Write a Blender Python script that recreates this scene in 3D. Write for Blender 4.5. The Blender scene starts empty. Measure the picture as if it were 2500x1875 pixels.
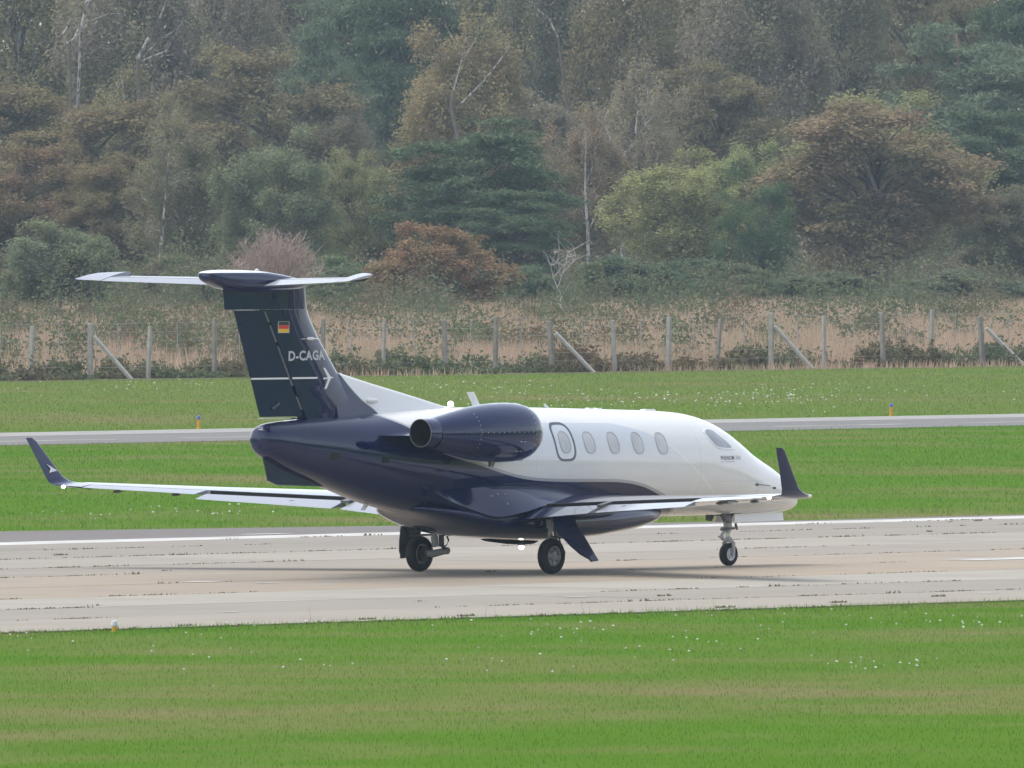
import bpy, math, random
import numpy as np
from mathutils import Vector, Matrix

random.seed(7)
RNG = np.random.default_rng(11)
scene = bpy.context.scene
col = scene.collection

# ------------------------------------------------------------------ camera
# World frame: X along the runway (the way the jet points), Y away across the runway, Z up, origin at the main gear.
TH = math.radians(39.0)
FPX, DIST, CAMH, HORIZON = 43500.0, 300.0, 7.05, 376.0
VIEW = np.array([math.cos(TH), math.sin(TH), 0.0])
RIGHT = np.array([math.sin(TH), -math.cos(TH), 0.0])
PITCH = math.atan((937.5 - HORIZON) / FPX)
FWD = VIEW * math.cos(PITCH) + np.array([0, 0, -math.sin(PITCH)])
UP = np.cross(RIGHT, FWD)
CAM = -VIEW * DIST - RIGHT * ((1184.5 - 1250) / FPX * DIST) + np.array([0, 0, CAMH])
cd = bpy.data.cameras.new('camera')
cam = bpy.data.objects.new('camera', cd)
col.objects.link(cam)
cd.sensor_fit = 'HORIZONTAL'
cd.sensor_width = 36.0
cd.lens = FPX / 2500 * 36.0
cd.clip_start = 1.0
cd.clip_end = 9000.0
R3 = Matrix(((RIGHT[0], UP[0], -FWD[0]), (RIGHT[1], UP[1], -FWD[1]), (RIGHT[2], UP[2], -FWD[2])))
cam.matrix_world = Matrix.Translation(Vector(CAM)) @ R3.to_4x4()
scene.camera = cam

# ------------------------------------------------------------------ sky, sun, exposure
SUN_EL = math.radians(68)
SUN_DIR = 0.35 * VIEW - 0.90 * RIGHT          # horizontal direction towards the sun
SUN_DIR = SUN_DIR / np.linalg.norm(SUN_DIR)
world = bpy.data.worlds.new('World')
scene.world = world
world.use_nodes = True
wn = world.node_tree
wn.nodes.clear()
wo = wn.nodes.new('ShaderNodeOutputWorld')
wb = wn.nodes.new('ShaderNodeBackground')
ws = wn.nodes.new('ShaderNodeTexSky')
ws.sky_type = 'NISHITA'
ws.sun_disc = False
ws.sun_elevation = SUN_EL
ws.sun_rotation = math.atan2(SUN_DIR[0], SUN_DIR[1])
ws.air_density = 1.0
ws.dust_density = 1.5
ws.ozone_density = 1.0
wb.inputs['Strength'].default_value = 0.145
whs = wn.nodes.new('ShaderNodeHueSaturation')      # thin even cloud: whiter than a clear sky
whs.inputs['Saturation'].default_value = 0.45
wn.links.new(ws.outputs['Color'], whs.inputs['Color'])
wn.links.new(whs.outputs['Color'], wb.inputs['Color'])
wn.links.new(wb.outputs['Background'], wo.inputs['Surface'])
sl = bpy.data.lights.new('sun', 'SUN')
sl.energy = 1.5
sl.angle = math.radians(48)
sl.color = (1.0, 0.96, 0.90)
sun = bpy.data.objects.new('sun', sl)
col.objects.link(sun)
sd = Vector((SUN_DIR[0] * math.cos(SUN_EL), SUN_DIR[1] * math.cos(SUN_EL), math.sin(SUN_EL)))
sun.rotation_euler = sd.to_track_quat('Z', 'Y').to_euler()
sun.location = (0, 0, 60)
vs = scene.view_settings
vs.view_transform = 'Standard'
vs.look = 'None'
vs.gamma = 1.0
vs.exposure = 0.92
vs.use_curve_mapping = False
cy = scene.cycles
cy.use_denoising = True
cy.max_bounces = 6
cy.diffuse_bounces = 2
cy.glossy_bounces = 3
cy.transmission_bounces = 3
cy.volume_bounces = 0
cy.transparent_max_bounces = 6
cy.sample_clamp_indirect = 4.0

# ------------------------------------------------------------------ helpers
def link(o, parent=None):
    col.objects.link(o)
    if parent is not None:
        o.parent = parent
    return o

def mk(name, verts, faces, mat, parent=None, angle=38, smooth=True):
    me = bpy.data.meshes.new(name)
    me.from_pydata([tuple(map(float, v)) for v in verts], [], [tuple(map(int, f)) for f in faces])
    if mat is not None:
        me.materials.append(mat)
    if smooth and len(me.polygons):
        me.polygons.foreach_set('use_smooth', [True] * len(me.polygons))
        me.set_sharp_from_angle(angle=math.radians(angle))
    me.update()
    return link(bpy.data.objects.new(name, me), parent)

def big_mesh(name, V, F, mat):
    """fast mesh from numpy arrays, all faces with the same corner count"""
    V = np.asarray(V, np.float32); F = np.asarray(F, np.int32)
    k = F.shape[1]
    me = bpy.data.meshes.new(name)
    me.vertices.add(len(V)); me.vertices.foreach_set('co', V.ravel())
    me.loops.add(F.size); me.loops.foreach_set('vertex_index', F.ravel())
    me.polygons.add(len(F)); me.polygons.foreach_set('loop_start', np.arange(0, F.size, k, dtype=np.int32))
    me.polygons.foreach_set('loop_total', np.full(len(F), k, np.int32))
    me.update(calc_edges=True)
    if mat is not None:
        me.materials.append(mat)
    return me

def tag(o, label=None, category=None, group=None, kind=None):
    if label: o['label'] = label
    if category: o['category'] = category
    if group: o['group'] = group
    if kind: o['kind'] = kind
    return o

def empty(name, loc=(0, 0, 0), parent=None):
    o = bpy.data.objects.new(name, None)
    o.empty_display_size = 0.3
    o.location = loc
    return link(o, parent)

def loft(rings, cap=True):
    n = len(rings[0]); V = [p for r in rings for p in r]; F = []
    for i in range(len(rings) - 1):
        for j in range(n):
            a = i * n + j; b = i * n + (j + 1) % n
            F.append((a, b, b + n, a + n))
    if cap:
        F.append(tuple(range(n - 1, -1, -1)))
        F.append(tuple((len(rings) - 1) * n + j for j in range(n)))
    return V, F

def lathe(profile, n, center, axis, cap=False, sx=1.0, sz=1.0):
    rings = []
    for a, r in profile:
        ring = []
        for j in range(n):
            t = 2 * math.pi * j / n
            c, s = r * math.cos(t), r * math.sin(t)
            if axis == 'x': ring.append((center[0] + a, center[1] + c * sx, center[2] + s * sz))
            elif axis == 'y': ring.append((center[0] + c, center[1] + a, center[2] + s))
            else: ring.append((center[0] + c, center[1] + s, center[2] + a))
        rings.append(ring)
    return loft(rings, cap)

def tube(pts, radii, n=8, cap=True):
    pts = [Vector(p) for p in pts]
    if not hasattr(radii, '__len__'): radii = [radii] * len(pts)
    rings = []
    for i, p in enumerate(pts):
        d = (pts[min(i + 1, len(pts) - 1)] - pts[max(i - 1, 0)]).normalized()
        a = Vector((0, 0, 1)) if abs(d.z) < 0.9 else Vector((1, 0, 0))
        u = d.cross(a).normalized(); v = d.cross(u)
        rings.append([tuple(p + (u * math.cos(2 * math.pi * j / n) + v * math.sin(2 * math.pi * j / n)) * radii[i]) for j in range(n)])
    return loft(rings, cap)

def join(*parts):
    V, F = [], []
    for v, f in parts:
        o = len(V); V += list(v); F += [tuple(i + o for i in q) for q in f]
    return V, F

def box(x0, x1, y0, y1, z0, z1):
    V = [(x0, y0, z0), (x1, y0, z0), (x1, y1, z0), (x0, y1, z0), (x0, y0, z1), (x1, y0, z1), (x1, y1, z1), (x0, y1, z1)]
    return V, [(0, 3, 2, 1), (4, 5, 6, 7), (0, 1, 5, 4), (1, 2, 6, 5), (2, 3, 7, 6), (3, 0, 4, 7)]

def plate(poly, thick):
    """poly: planar 3-D points; extruded symmetrically along its normal"""
    P = [Vector(p) for p in poly]
    nrm = (P[1] - P[0]).cross(P[2] - P[0]).normalized() * thick / 2
    V = [tuple(p + nrm) for p in P] + [tuple(p - nrm) for p in P]; n = len(P)
    F = [tuple(range(n)), tuple(range(2 * n - 1, n - 1, -1))] + [(i, n + i, n + (i + 1) % n, (i + 1) % n) for i in range(n)]
    return V, F

def pchip(xs, ys):
    xs = np.asarray(xs, float); ys = np.asarray(ys, float)
    h = np.diff(xs); dl = np.diff(ys) / h
    m = np.zeros(len(xs)); m[0], m[-1] = dl[0], dl[-1]
    for i in range(1, len(xs) - 1):
        if dl[i - 1] * dl[i] > 0:
            w1 = 2 * h[i] + h[i - 1]; w2 = h[i] + 2 * h[i - 1]
            m[i] = (w1 + w2) / (w1 / dl[i - 1] + w2 / dl[i])
    def f(x):
        x = np.clip(x, xs[0], xs[-1]); i = np.clip(np.searchsorted(xs, x) - 1, 0, len(h) - 1)
        t = (x - xs[i]) / h[i]
        return ((2 * t**3 - 3 * t**2 + 1) * ys[i] + (t**3 - 2 * t**2 + t) * h[i] * m[i]
                + (-2 * t**3 + 3 * t**2) * ys[i + 1] + (t**3 - t**2) * h[i] * m[i + 1])
    return f

def ground_at(px, depth):
    """ground point seen in photograph column px (of 2500) at a distance depth from the camera"""
    p = CAM + VIEW * depth + RIGHT * ((px - 1250) / FPX * depth)
    return np.array([p[0], p[1], 0.0])

# ------------------------------------------------------------------ materials
def new_mat(name):
    m = bpy.data.materials.new(name); m.use_nodes = True
    nt = m.node_tree; nt.nodes.clear()
    out = nt.nodes.new('ShaderNodeOutputMaterial')
    return m, nt, out

class NT:
    def __init__(s, nt): s.nt = nt
    def n(s, t, **kw):
        nd = s.nt.nodes.new(t)
        for k, v in kw.items(): setattr(nd, k, v)
        return nd
    def l(s, a, b): s.nt.links.new(a, b)
    def val(s, sock, v):
        if hasattr(v, 'is_output') or isinstance(v, bpy.types.NodeSocket): s.l(v, sock)
        else: sock.default_value = v
    def math(s, op, a, b=0.0, c=None):
        nd = s.n('ShaderNodeMath', operation=op)
        s.val(nd.inputs[0], a); s.val(nd.inputs[1], b)
        if c is not None: s.val(nd.inputs[2], c)
        return nd.outputs[0]
    def mix(s, fac, a, b, blend='MIX'):
        nd = s.n('ShaderNodeMix', data_type='RGBA', blend_type=blend)
        s.val(nd.inputs[0], fac); s.val(nd.inputs[6], a); s.val(nd.inputs[7], b)
        return nd.outputs[2]
    def noise(s, vec, scale, detail=3.0, rough=0.5):
        nd = s.n('ShaderNodeTexNoise')
        s.l(vec, nd.inputs['Vector']); nd.inputs['Scale'].default_value = scale
        nd.inputs['Detail'].default_value = detail; nd.inputs['Roughness'].default_value = rough
        return nd.outputs['Fac']
    def ramp(s, fac, lo, hi):
        nd = s.n('ShaderNodeMapRange'); nd.clamp = True
        s.l(fac, nd.inputs['Value']); nd.inputs['From Min'].default_value = lo; nd.inputs['From Max'].default_value = hi
        return nd.outputs['Result']
    def scale(s, vec, sx, sy, sz):
        nd = s.n('ShaderNodeVectorMath', operation='MULTIPLY'); s.l(vec, nd.inputs[0]); nd.inputs[1].default_value = (sx, sy, sz)
        return nd.outputs[0]

def rgba(c): return (c[0], c[1], c[2], 1.0)

def simple(name, color, rough=0.5, metal=0.0, coat=0.0, vary=0.12, scale=4.0, emit=None, spec=0.5):
    m, nt, out = new_mat(name); k = NT(nt)
    b = k.n('ShaderNodeBsdfPrincipled')
    tc = k.n('ShaderNodeTexCoord')
    f = k.noise(tc.outputs['Object'], scale, 4)
    dk = [x * (1 - vary) for x in color]; lt = [min(1, x * (1 + vary)) for x in color]
    k.l(k.mix(f, rgba(dk), rgba(lt)), b.inputs['Base Color'])
    b.inputs['Roughness'].default_value = rough
    b.inputs['Metallic'].default_value = metal
    b.inputs['Coat Weight'].default_value = coat
    b.inputs['Coat Roughness'].default_value = 0.04
    b.inputs['Specular IOR Level'].default_value = spec
    if emit:
        b.inputs['Emission Color'].default_value = rgba(emit[0]); b.inputs['Emission Strength'].default_value = emit[1]
    k.l(b.outputs[0], out.inputs['Surface'])
    return m

NAVY = (0.0006, 0.0062, 0.053)
WHITE = (0.80, 0.80, 0.79)
SILVER = (0.42, 0.43, 0.44)

def float_curve(k, x_sock, pts, x0, x1, z1):
    mr = k.n('ShaderNodeMapRange'); k.l(x_sock, mr.inputs['Value'])
    mr.inputs['From Min'].default_value = x0; mr.inputs['From Max'].default_value = x1
    fc = k.n('ShaderNodeFloatCurve'); c = fc.mapping.curves[0]
    P = [((x - x0) / (x1 - x0), z / z1) for x, z in pts]
    c.points[0].location = P[0]; c.points[1].location = P[-1]
    for p in P[1:-1]: c.points.new(*p)
    fc.mapping.update()
    k.l(mr.outputs['Result'], fc.inputs['Value'])
    return k.math('MULTIPLY', fc.outputs[0], z1)

def paint_out(k, out, color, rough=0.22, navy_mask=None):
    b = k.n('ShaderNodeBsdfPrincipled')
    k.val(b.inputs['Base Color'], color)
    tc = k.n('ShaderNodeTexCoord')
    f = k.noise(tc.outputs['Object'], 2.3, 5)
    k.l(k.math('MULTIPLY_ADD', f, 0.12, rough - 0.06), b.inputs['Roughness'])
    b.inputs['Coat Weight'].default_value = 1.0; b.inputs['Coat IOR'].default_value = 1.5; b.inputs['Specular IOR Level'].default_value = 0.12
    b.inputs['Coat Roughness'].default_value = 0.012
    bp = k.n('ShaderNodeBump'); bp.inputs['Strength'].default_value = 0.03; bp.inputs['Distance'].default_value = 0.01
    k.l(k.noise(tc.outputs['Object'], 1.6, 2), bp.inputs['Height'])
    k.l(bp.outputs[0], b.inputs['Normal']); k.l(bp.outputs[0], b.inputs['Coat Normal'])
    k.l(b.outputs[0], out.inputs['Surface'])

def fuselage_paint():
    m, nt, out = new_mat('fuselage_paint'); k = NT(nt)
    tc = k.n('ShaderNodeTexCoord'); sp = k.n('ShaderNodeSeparateXYZ'); k.l(tc.outputs['Object'], sp.inputs[0])
    x, z = sp.outputs['X'], sp.outputs['Z']
    zb = float_curve(k, x, [(-6.5, 3.4), (-4.2, 3.4), (-3.6, 2.95), (-3.2, 2.70), (-2.7, 2.46), (-2.3, 2.14), (-1.9, 1.99), (-1.21, 1.84), (-0.53, 1.68), (0.16, 1.57),
                             (0.85, 1.53), (2.0, 1.51), (2.66, 1.49), (3.2, 1.42), (3.67, 1.30), (4.05, 1.18), (4.6, 0.9), (5.1, 0.4), (8.5, 0.0)], -6.5, 8.5, 3.5)
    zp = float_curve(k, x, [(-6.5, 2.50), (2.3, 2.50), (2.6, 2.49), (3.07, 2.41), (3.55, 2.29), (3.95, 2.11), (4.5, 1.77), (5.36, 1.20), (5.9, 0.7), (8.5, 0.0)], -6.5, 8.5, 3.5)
    d = k.math('SUBTRACT', z, zb)
    navy = k.math('LESS_THAN', d, 0.0)
    silver = k.math('LESS_THAN', d, 0.05)
    pearl_sky_tint = k.math('LESS_THAN', k.math('SUBTRACT', z, zp), 0.0)
    dirt = k.noise(k.scale(tc.outputs['Object'], 0.7, 3, 3), 2.0, 5)
    white = k.mix(dirt, rgba((0.69, 0.69, 0.68)), rgba((0.79, 0.79, 0.78)))
    pearl_sky_tint = k.math('MULTIPLY', pearl_sky_tint, k.ramp(z, 1.85, 2.35))  # pearl paint, its sky reflection put in as a fade with height
    c = k.mix(pearl_sky_tint, white, rgba((0.57, 0.605, 0.665)))
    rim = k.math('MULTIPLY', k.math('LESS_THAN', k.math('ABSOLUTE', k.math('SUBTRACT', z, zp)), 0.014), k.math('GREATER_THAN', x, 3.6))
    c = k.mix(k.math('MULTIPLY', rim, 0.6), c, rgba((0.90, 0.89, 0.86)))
    seam = k.math('LESS_THAN', k.math('ABSOLUTE', k.math('SUBTRACT', x, 4.78)), 0.006)
    for sx_ in (-4.75, -2.35, 0.30, 6.55):
        seam = k.math('MAXIMUM', seam, k.math('LESS_THAN', k.math('ABSOLUTE', k.math('SUBTRACT', x, sx_)), 0.006))
    seam = k.math('MAXIMUM', seam, k.math('MULTIPLY', k.math('LESS_THAN', k.math('ABSOLUTE', k.math('SUBTRACT', z, 1.47)), 0.004), k.math('GREATER_THAN', x, 4.78)))
    c = k.mix(k.math('MULTIPLY', seam, 0.22), c, rgba((0.25, 0.25, 0.26)))
    c = k.mix(silver, c, rgba(SILVER))
    c = k.mix(navy, c, rgba(NAVY))
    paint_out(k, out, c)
    return m

def navy_paint(name='navy_paint', white_above=None):
    m, nt, out = new_mat(name); k = NT(nt)
    tc = k.n('ShaderNodeTexCoord'); sp = k.n('ShaderNodeSeparateXYZ'); k.l(tc.outputs['Object'], sp.inputs[0])
    f = k.noise(tc.outputs['Object'], 3.0, 4)
    c = k.mix(f, rgba([v * 0.85 for v in NAVY]), rgba([v * 1.2 for v in NAVY]))
    if white_above:
        c = k.mix(k.math('GREATER_THAN', sp.outputs['Z'], white_above), c, rgba(WHITE))
    paint_out(k, out, c)
    return m

def wing_paint():
    m, nt, out = new_mat('wing_paint'); k = NT(nt)
    tc = k.n('ShaderNodeTexCoord'); sp = k.n('ShaderNodeSeparateXYZ'); k.l(tc.outputs['Object'], sp.inputs[0])
    inb = k.math('LESS_THAN', k.math('ABSOLUTE', sp.outputs['Y']), 1.85)
    f = k.noise(tc.outputs['Object'], 1.2, 5)
    grey = k.mix(f, rgba((0.27, 0.285, 0.33)), rgba((0.33, 0.345, 0.385)))
    paint_out(k, out, k.mix(inb, grey, rgba(NAVY)), rough=0.3)
    return m

M = {}
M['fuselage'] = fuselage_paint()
M['navy'] = navy_paint()
M['bullet'] = navy_paint('bullet_paint', 5.085)
M['wing'] = wing_paint()
def white_paint():
    m, nt, out = new_mat('white_paint'); k = NT(nt)
    tc = k.n('ShaderNodeTexCoord'); f = k.noise(tc.outputs['Object'], 2.0, 5)
    paint_out(k, out, k.mix(f, rgba((0.74, 0.74, 0.73)), rgba((0.83, 0.83, 0.82)))); return m
M['white'] = white_paint()
def dorsal_paint():
    m, nt, out = new_mat('dorsal_paint'); k = NT(nt)
    tc = k.n('ShaderNodeTexCoord'); sp = k.n('ShaderNodeSeparateXYZ'); k.l(tc.outputs['Object'], sp.inputs[0])
    zb = float_curve(k, sp.outputs['X'], [(-4.5, 3.9), (-4.22, 3.72), (-3.95, 3.42), (-3.68, 3.16), (-3.36, 2.92), (-3.1, 2.77), (-2.8, 2.5), (-2.5, 2.2), (0, 0)], -4.5, 0.0, 4.0)
    d = k.math('SUBTRACT', sp.outputs['Z'], zb)
    c = k.mix(k.math('LESS_THAN', d, 0.02), rgba((0.79, 0.79, 0.78)), rgba(SILVER))
    paint_out(k, out, k.mix(k.math('LESS_THAN', d, 0.0), c, rgba(NAVY))); return m
M['dorsal'] = dorsal_paint()
M['tailgrey'] = simple('stabilizer_grey', (0.30, 0.315, 0.355), 0.35, coat=0.4, vary=0.06)
M['metal'] = simple('polished_metal', (0.75, 0.75, 0.74), 0.18, 1.0, vary=0.05)
M['darkmetal'] = simple('dark_metal', (0.035, 0.033, 0.033), 0.45, 0.6, vary=0.3)
M['black'] = simple('black_cavity', (0.006, 0.006, 0.007), 0.7, vary=0.2)
M['strut'] = simple('gear_grey_paint', (0.42, 0.42, 0.41), 0.4, 0.0, vary=0.2, scale=14)
M['strutdark'] = simple('gear_dark', (0.13, 0.13, 0.135), 0.45, 0.3, vary=0.3, scale=14)
M['chrome'] = simple('oleo_chrome', (0.8, 0.8, 0.8), 0.08, 1.0, vary=0.03)
M['tyre'] = simple('tyre_rubber', (0.012, 0.012, 0.013), 0.75, vary=0.35, scale=9, spec=0.3)
M['rim'] = simple('wheel_rim_grey', (0.26, 0.26, 0.27), 0.38, 0.4, vary=0.2, scale=16)
M['rimwhite'] = simple('wheel_rim_white', (0.68, 0.69, 0.72), 0.35, vary=0.12, scale=16)
M['glass'] = simple('cabin_window_glass', (0.47, 0.475, 0.48), 0.06, 0.0, coat=1.0, vary=0.35, scale=2.2)
M['cockpit'] = simple('cockpit_glass', (0.27, 0.29, 0.31), 0.04, 0.0, coat=1.0, vary=0.5, scale=3.0)
M['seal'] = simple('window_seal', (0.36, 0.365, 0.38), 0.35, vary=0.1)
M['exitband'] = simple('exit_band_grey', (0.055, 0.06, 0.08), 0.3, coat=0.6, vary=0.1)
M['decal'] = simple('silver_lettering', (0.50, 0.51, 0.53), 0.35, vary=0.03)
M['mattdark'] = simple('matt_dark_composite', (0.012, 0.013, 0.018), 0.85, vary=0.2, spec=0.1)
M['decalwhite'] = simple('white_marking', (0.80, 0.80, 0.80), 0.6, vary=0.03)
M['decaldark'] = simple('dark_lettering', (0.06, 0.06, 0.07), 0.35, vary=0.03)
M['decalpale'] = simple('pale_lettering', (0.45, 0.46, 0.48), 0.35, vary=0.03)
M['flagblack'] = simple('flag_black', (0.01, 0.01, 0.01), 0.4)
M['flagred'] = simple('flag_red', (0.65, 0.03, 0.015), 0.4, vary=0.03)
M['flaggold'] = simple('flag_gold', (0.85, 0.52, 0.02), 0.4, vary=0.03)
M['lamp'] = simple('lit_strobe', (1, 1, 1), 0.3, emit=((1.0, 0.97, 0.92), 3.0))
M['tiplamp'] = simple('lit_tip_lamp', (1, 1, 1), 0.3, emit=((1.0, 0.95, 0.85), 9.0))

# ---- ground materials
def grass_mat(name, blades, brown_bands=()):
    m, nt, out = new_mat(name); k = NT(nt)
    geo = k.n('ShaderNodeNewGeometry'); pos = geo.outputs['Position']
    sp = k.n('ShaderNodeSeparateXYZ'); k.l(pos, sp.inputs[0])
    n1 = k.noise(pos, 0.22, 4, 0.6); n2 = k.noise(pos, 0.055, 3); n3 = k.noise(pos, 1.7, 3)
    green = k.mix(n1, rgba((0.052, 0.118, 0.012)), rgba((0.100, 0.190, 0.025)))
    green = k.mix(k.ramp(n3, 0.35, 0.75), green, rgba((0.077, 0.153, 0.017)))
    dry = k.mix(n3, rgba((0.135, 0.125, 0.055)), rgba((0.215, 0.175, 0.092)))
    fac = k.ramp(k.math('ADD', k.math('MULTIPLY', n2, 0.6), k.math('MULTIPLY', n1, 0.4)), 0.46, 0.66)
    far = k.ramp(sp.outputs['Y'], 104.0, 108.0)
    fac = k.math('MAXIMUM', fac, k.math('MULTIPLY', far, k.math('MULTIPLY_ADD', n2, 0.8, 0.05)))
    for y0, hw, amt in brown_bands:
        dd = k.math('ABSOLUTE', k.math('SUBTRACT', sp.outputs['Y'], y0))
        band = k.math('MULTIPLY', k.ramp(k.math('SUBTRACT', hw, dd), 0.0, hw), k.ramp(n1, 0.25, 0.6))
        fac = k.math('MAXIMUM', fac, k.math('MULTIPLY', band, amt))
    c = k.mix(k.math('MULTIPLY', fac, 0.85), green, dry)
    n4 = k.noise(pos, 7.0, 4, 0.7)
    c = k.mix(k.math('MULTIPLY', k.ramp(n4, 0.42, 0.70), 0.35), c, rgba((0.040, 0.085, 0.010)))
    if blades:
        rnd = geo.outputs['Random Per Island']
        v = k.math('MULTIPLY_ADD', rnd, 0.8, 2.0)
        hs = k.n('ShaderNodeHueSaturation'); k.l(v, hs.inputs['Value']); k.l(c, hs.inputs['Color'])
        dif = k.n('ShaderNodeBsdfDiffuse'); k.l(hs.outputs[0], dif.inputs['Color'])
        tr = k.n('ShaderNodeBsdfTranslucent'); k.l(hs.outputs[0], tr.inputs['Color'])
        nm = k.n('ShaderNodeVectorMath', operation='MULTIPLY_ADD'); k.l(geo.outputs['Normal'], nm.inputs[0]); nm.inputs[1].default_value = (0.2, 0.2, 0.2); nm.inputs[2].default_value = (0, 0, 0.9)
        nz = k.n('ShaderNodeVectorMath', operation='NORMALIZE'); k.l(nm.outputs[0], nz.inputs[0]); k.l(nz.outputs[0], dif.inputs['Normal'])
        mx = k.n('ShaderNodeMixShader'); mx.inputs[0].default_value = 0.5
        k.l(dif.outputs[0], mx.inputs[1]); k.l(tr.outputs[0], mx.inputs[2]); k.l(mx.outputs[0], out.inputs['Surface'])
    else:
        dif = k.n('ShaderNodeBsdfDiffuse'); k.l(c, dif.inputs['Color']); k.l(dif.outputs[0], out.inputs['Surface'])
    return m

BANDS = [(-48.0, 4.0, 1.0), (-41.0, 4.0, 0.7), (-35.0, 4.0, 0.35), (160.0, 9.0, 0.8), (140.0, 7.0, 0.6), (27.0, 2.5, 0.6)]
M['turf'] = grass_mat('turf', False, BANDS)
M['blade'] = grass_mat('grass_blades', True, BANDS)

def concrete_mat():
    m, nt, out = new_mat('concrete'); k = NT(nt)
    geo = k.n('ShaderNodeNewGeometry'); pos = geo.outputs['Position']
    oi = k.n('ShaderNodeObjectInfo')
    streak = k.noise(k.scale(pos, 0.05, 0.9, 1), 1.0, 5, 0.6)
    blot = k.noise(pos, 0.35, 5, 0.65); fine = k.noise(pos, 9.0, 4, 0.7)
    c = k.mix(k.ramp(streak, 0.3, 0.75), k.mix(0.5, oi.outputs['Color'], rgba((0.30, 0.27, 0.24)), 'MIX'), oi.outputs['Color'])
    c = k.mix(k.math('MULTIPLY', k.ramp(blot, 0.46, 0.78), 0.6), c, rgba((0.19, 0.17, 0.15)))
    sp2 = k.noise(k.scale(pos, 0.5, 2.5, 1), 1.1, 6, 0.75)
    c = k.mix(k.math('MULTIPLY', k.ramp(sp2, 0.52, 0.72), 0.35), c, rgba((0.17, 0.15, 0.125)))
    c = k.mix(k.math('MULTIPLY', k.ramp(fine, 0.35, 0.8), 0.25), c, rgba((0.22, 0.21, 0.20)))
    # faint rubber streaks along the wheel paths
    rub = k.noise(k.scale(pos, 0.03, 2.6, 1), 1.0, 4, 0.6)
    c = k.mix(k.math('MULTIPLY', k.ramp(rub, 0.60, 0.78), 0.35), c, rgba((0.13, 0.12, 0.115)))
    b = k.n('ShaderNodeBsdfPrincipled'); k.l(c, b.inputs['Base Color']); b.inputs['Roughness'].default_value = 0.85
    b.inputs['Specular IOR Level'].default_value = 0.3
    bp = k.n('ShaderNodeBump'); bp.inputs['Strength'].default_value = 0.25; bp.inputs['Distance'].default_value = 0.01
    k.l(fine, bp.inputs['Height']); k.l(bp.outputs[0], b.inputs['Normal'])
    k.l(b.outputs[0], out.inputs['Surface'])
    return m
M['concrete'] = concrete_mat()

def asphalt_mat(name, a, b_, sc=0.4):
    m, nt, out = new_mat(name); k = NT(nt)
    geo = k.n('ShaderNodeNewGeometry'); pos = geo.outputs['Position']
    f = k.noise(k.scale(pos, 0.2, 1, 1), sc, 5, 0.6); g = k.noise(pos, 12, 3)
    c = k.mix(f, rgba(a), rgba(b_)); c = k.mix(k.math('MULTIPLY', g, 0.3), c, rgba([v * 0.6 for v in a]))
    b = k.n('ShaderNodeBsdfPrincipled'); k.l(c, b.inputs['Base Color']); b.inputs['Roughness'].default_value = 0.9
    b.inputs['Specular IOR Level'].default_value = 0.25
    k.l(b.outputs[0], out.inputs['Surface']); return m
M['asphalt'] = asphalt_mat('asphalt_shoulder', (0.13, 0.115, 0.11), (0.20, 0.185, 0.175))
M['taxi'] = asphalt_mat('taxiway_asphalt', (0.14, 0.136, 0.13), (0.20, 0.195, 0.185))
M['joint'] = asphalt_mat('joint_filler', (0.07, 0.06, 0.05), (0.12, 0.105, 0.085), 2.0)

def worn_paint_mat(name, color, wear=0.45, under=(0.30, 0.28, 0.26)):
    m, nt, out = new_mat(name); k = NT(nt)
    geo = k.n('ShaderNodeNewGeometry'); pos = geo.outputs['Position']
    f = k.noise(k.scale(pos, 0.35, 2.0, 1), 1.6, 6, 0.7)
    c = k.mix(k.ramp(f, wear, wear + 0.22), rgba(under), rgba(color))
    b = k.n('ShaderNodeBsdfPrincipled'); k.l(c, b.inputs['Base Color']); b.inputs['Roughness'].default_value = 0.7
    k.l(b.outputs[0], out.inputs['Surface']); return m
M['line'] = worn_paint_mat('worn_white_line', (0.56, 0.55, 0.52), 0.38)
M['thinline'] = worn_paint_mat('worn_pale_line', (0.55, 0.53, 0.45), 0.36, (0.2, 0.19, 0.18))
M['edgeconc'] = worn_paint_mat('pale_taxiway_edge', (0.29, 0.275, 0.255), 0.38, (0.20, 0.19, 0.175))

def foliage_mat(name, hue2=(0.12, 0.13, 0.04), amt=0.4, transl=0.3, sc=0.55):
    m, nt, out = new_mat(name); k = NT(nt)
    geo = k.n('ShaderNodeNewGeometry'); oi = k.n('ShaderNodeObjectInfo'); tc = k.n('ShaderNodeTexCoord')
    n1 = k.noise(tc.outputs['Object'], sc, 3)
    c = k.mix(k.math('MULTIPLY', k.ramp(n1, 0.45, 0.72), amt), oi.outputs['Color'], rgba(hue2))
    hs = k.n('ShaderNodeHueSaturation')
    k.l(k.math('MULTIPLY_ADD', geo.outputs['Random Per Island'], 0.04, 0.48), hs.inputs['Hue'])
    k.l(k.math('MULTIPLY_ADD', geo.outputs['Random Per Island'], 0.36, 1.16), hs.inputs['Value']); k.l(c, hs.inputs['Color'])
    dif = k.n('ShaderNodeBsdfDiffuse'); k.l(hs.outputs[0], dif.inputs['Color'])
    tr = k.n('ShaderNodeBsdfTranslucent'); k.l(hs.outputs[0], tr.inputs['Color'])
    mx = k.n('ShaderNodeMixShader'); mx.inputs[0].default_value = transl
    k.l(dif.outputs[0], mx.inputs[1]); k.l(tr.outputs[0], mx.inputs[2]); k.l(mx.outputs[0], out.inputs['Surface'])
    return m
M['leaf'] = foliage_mat('broad_leaves', (0.165, 0.175, 0.075), 0.6, 0.35, 0.4)
M['needle'] = foliage_mat('pine_needles', (0.14, 0.165, 0.09), 0.5, 0.2)
M['scrub'] = foliage_mat('scrub_leaves', (0.175, 0.118, 0.080), 0.95, 0.25, 0.14)
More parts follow.
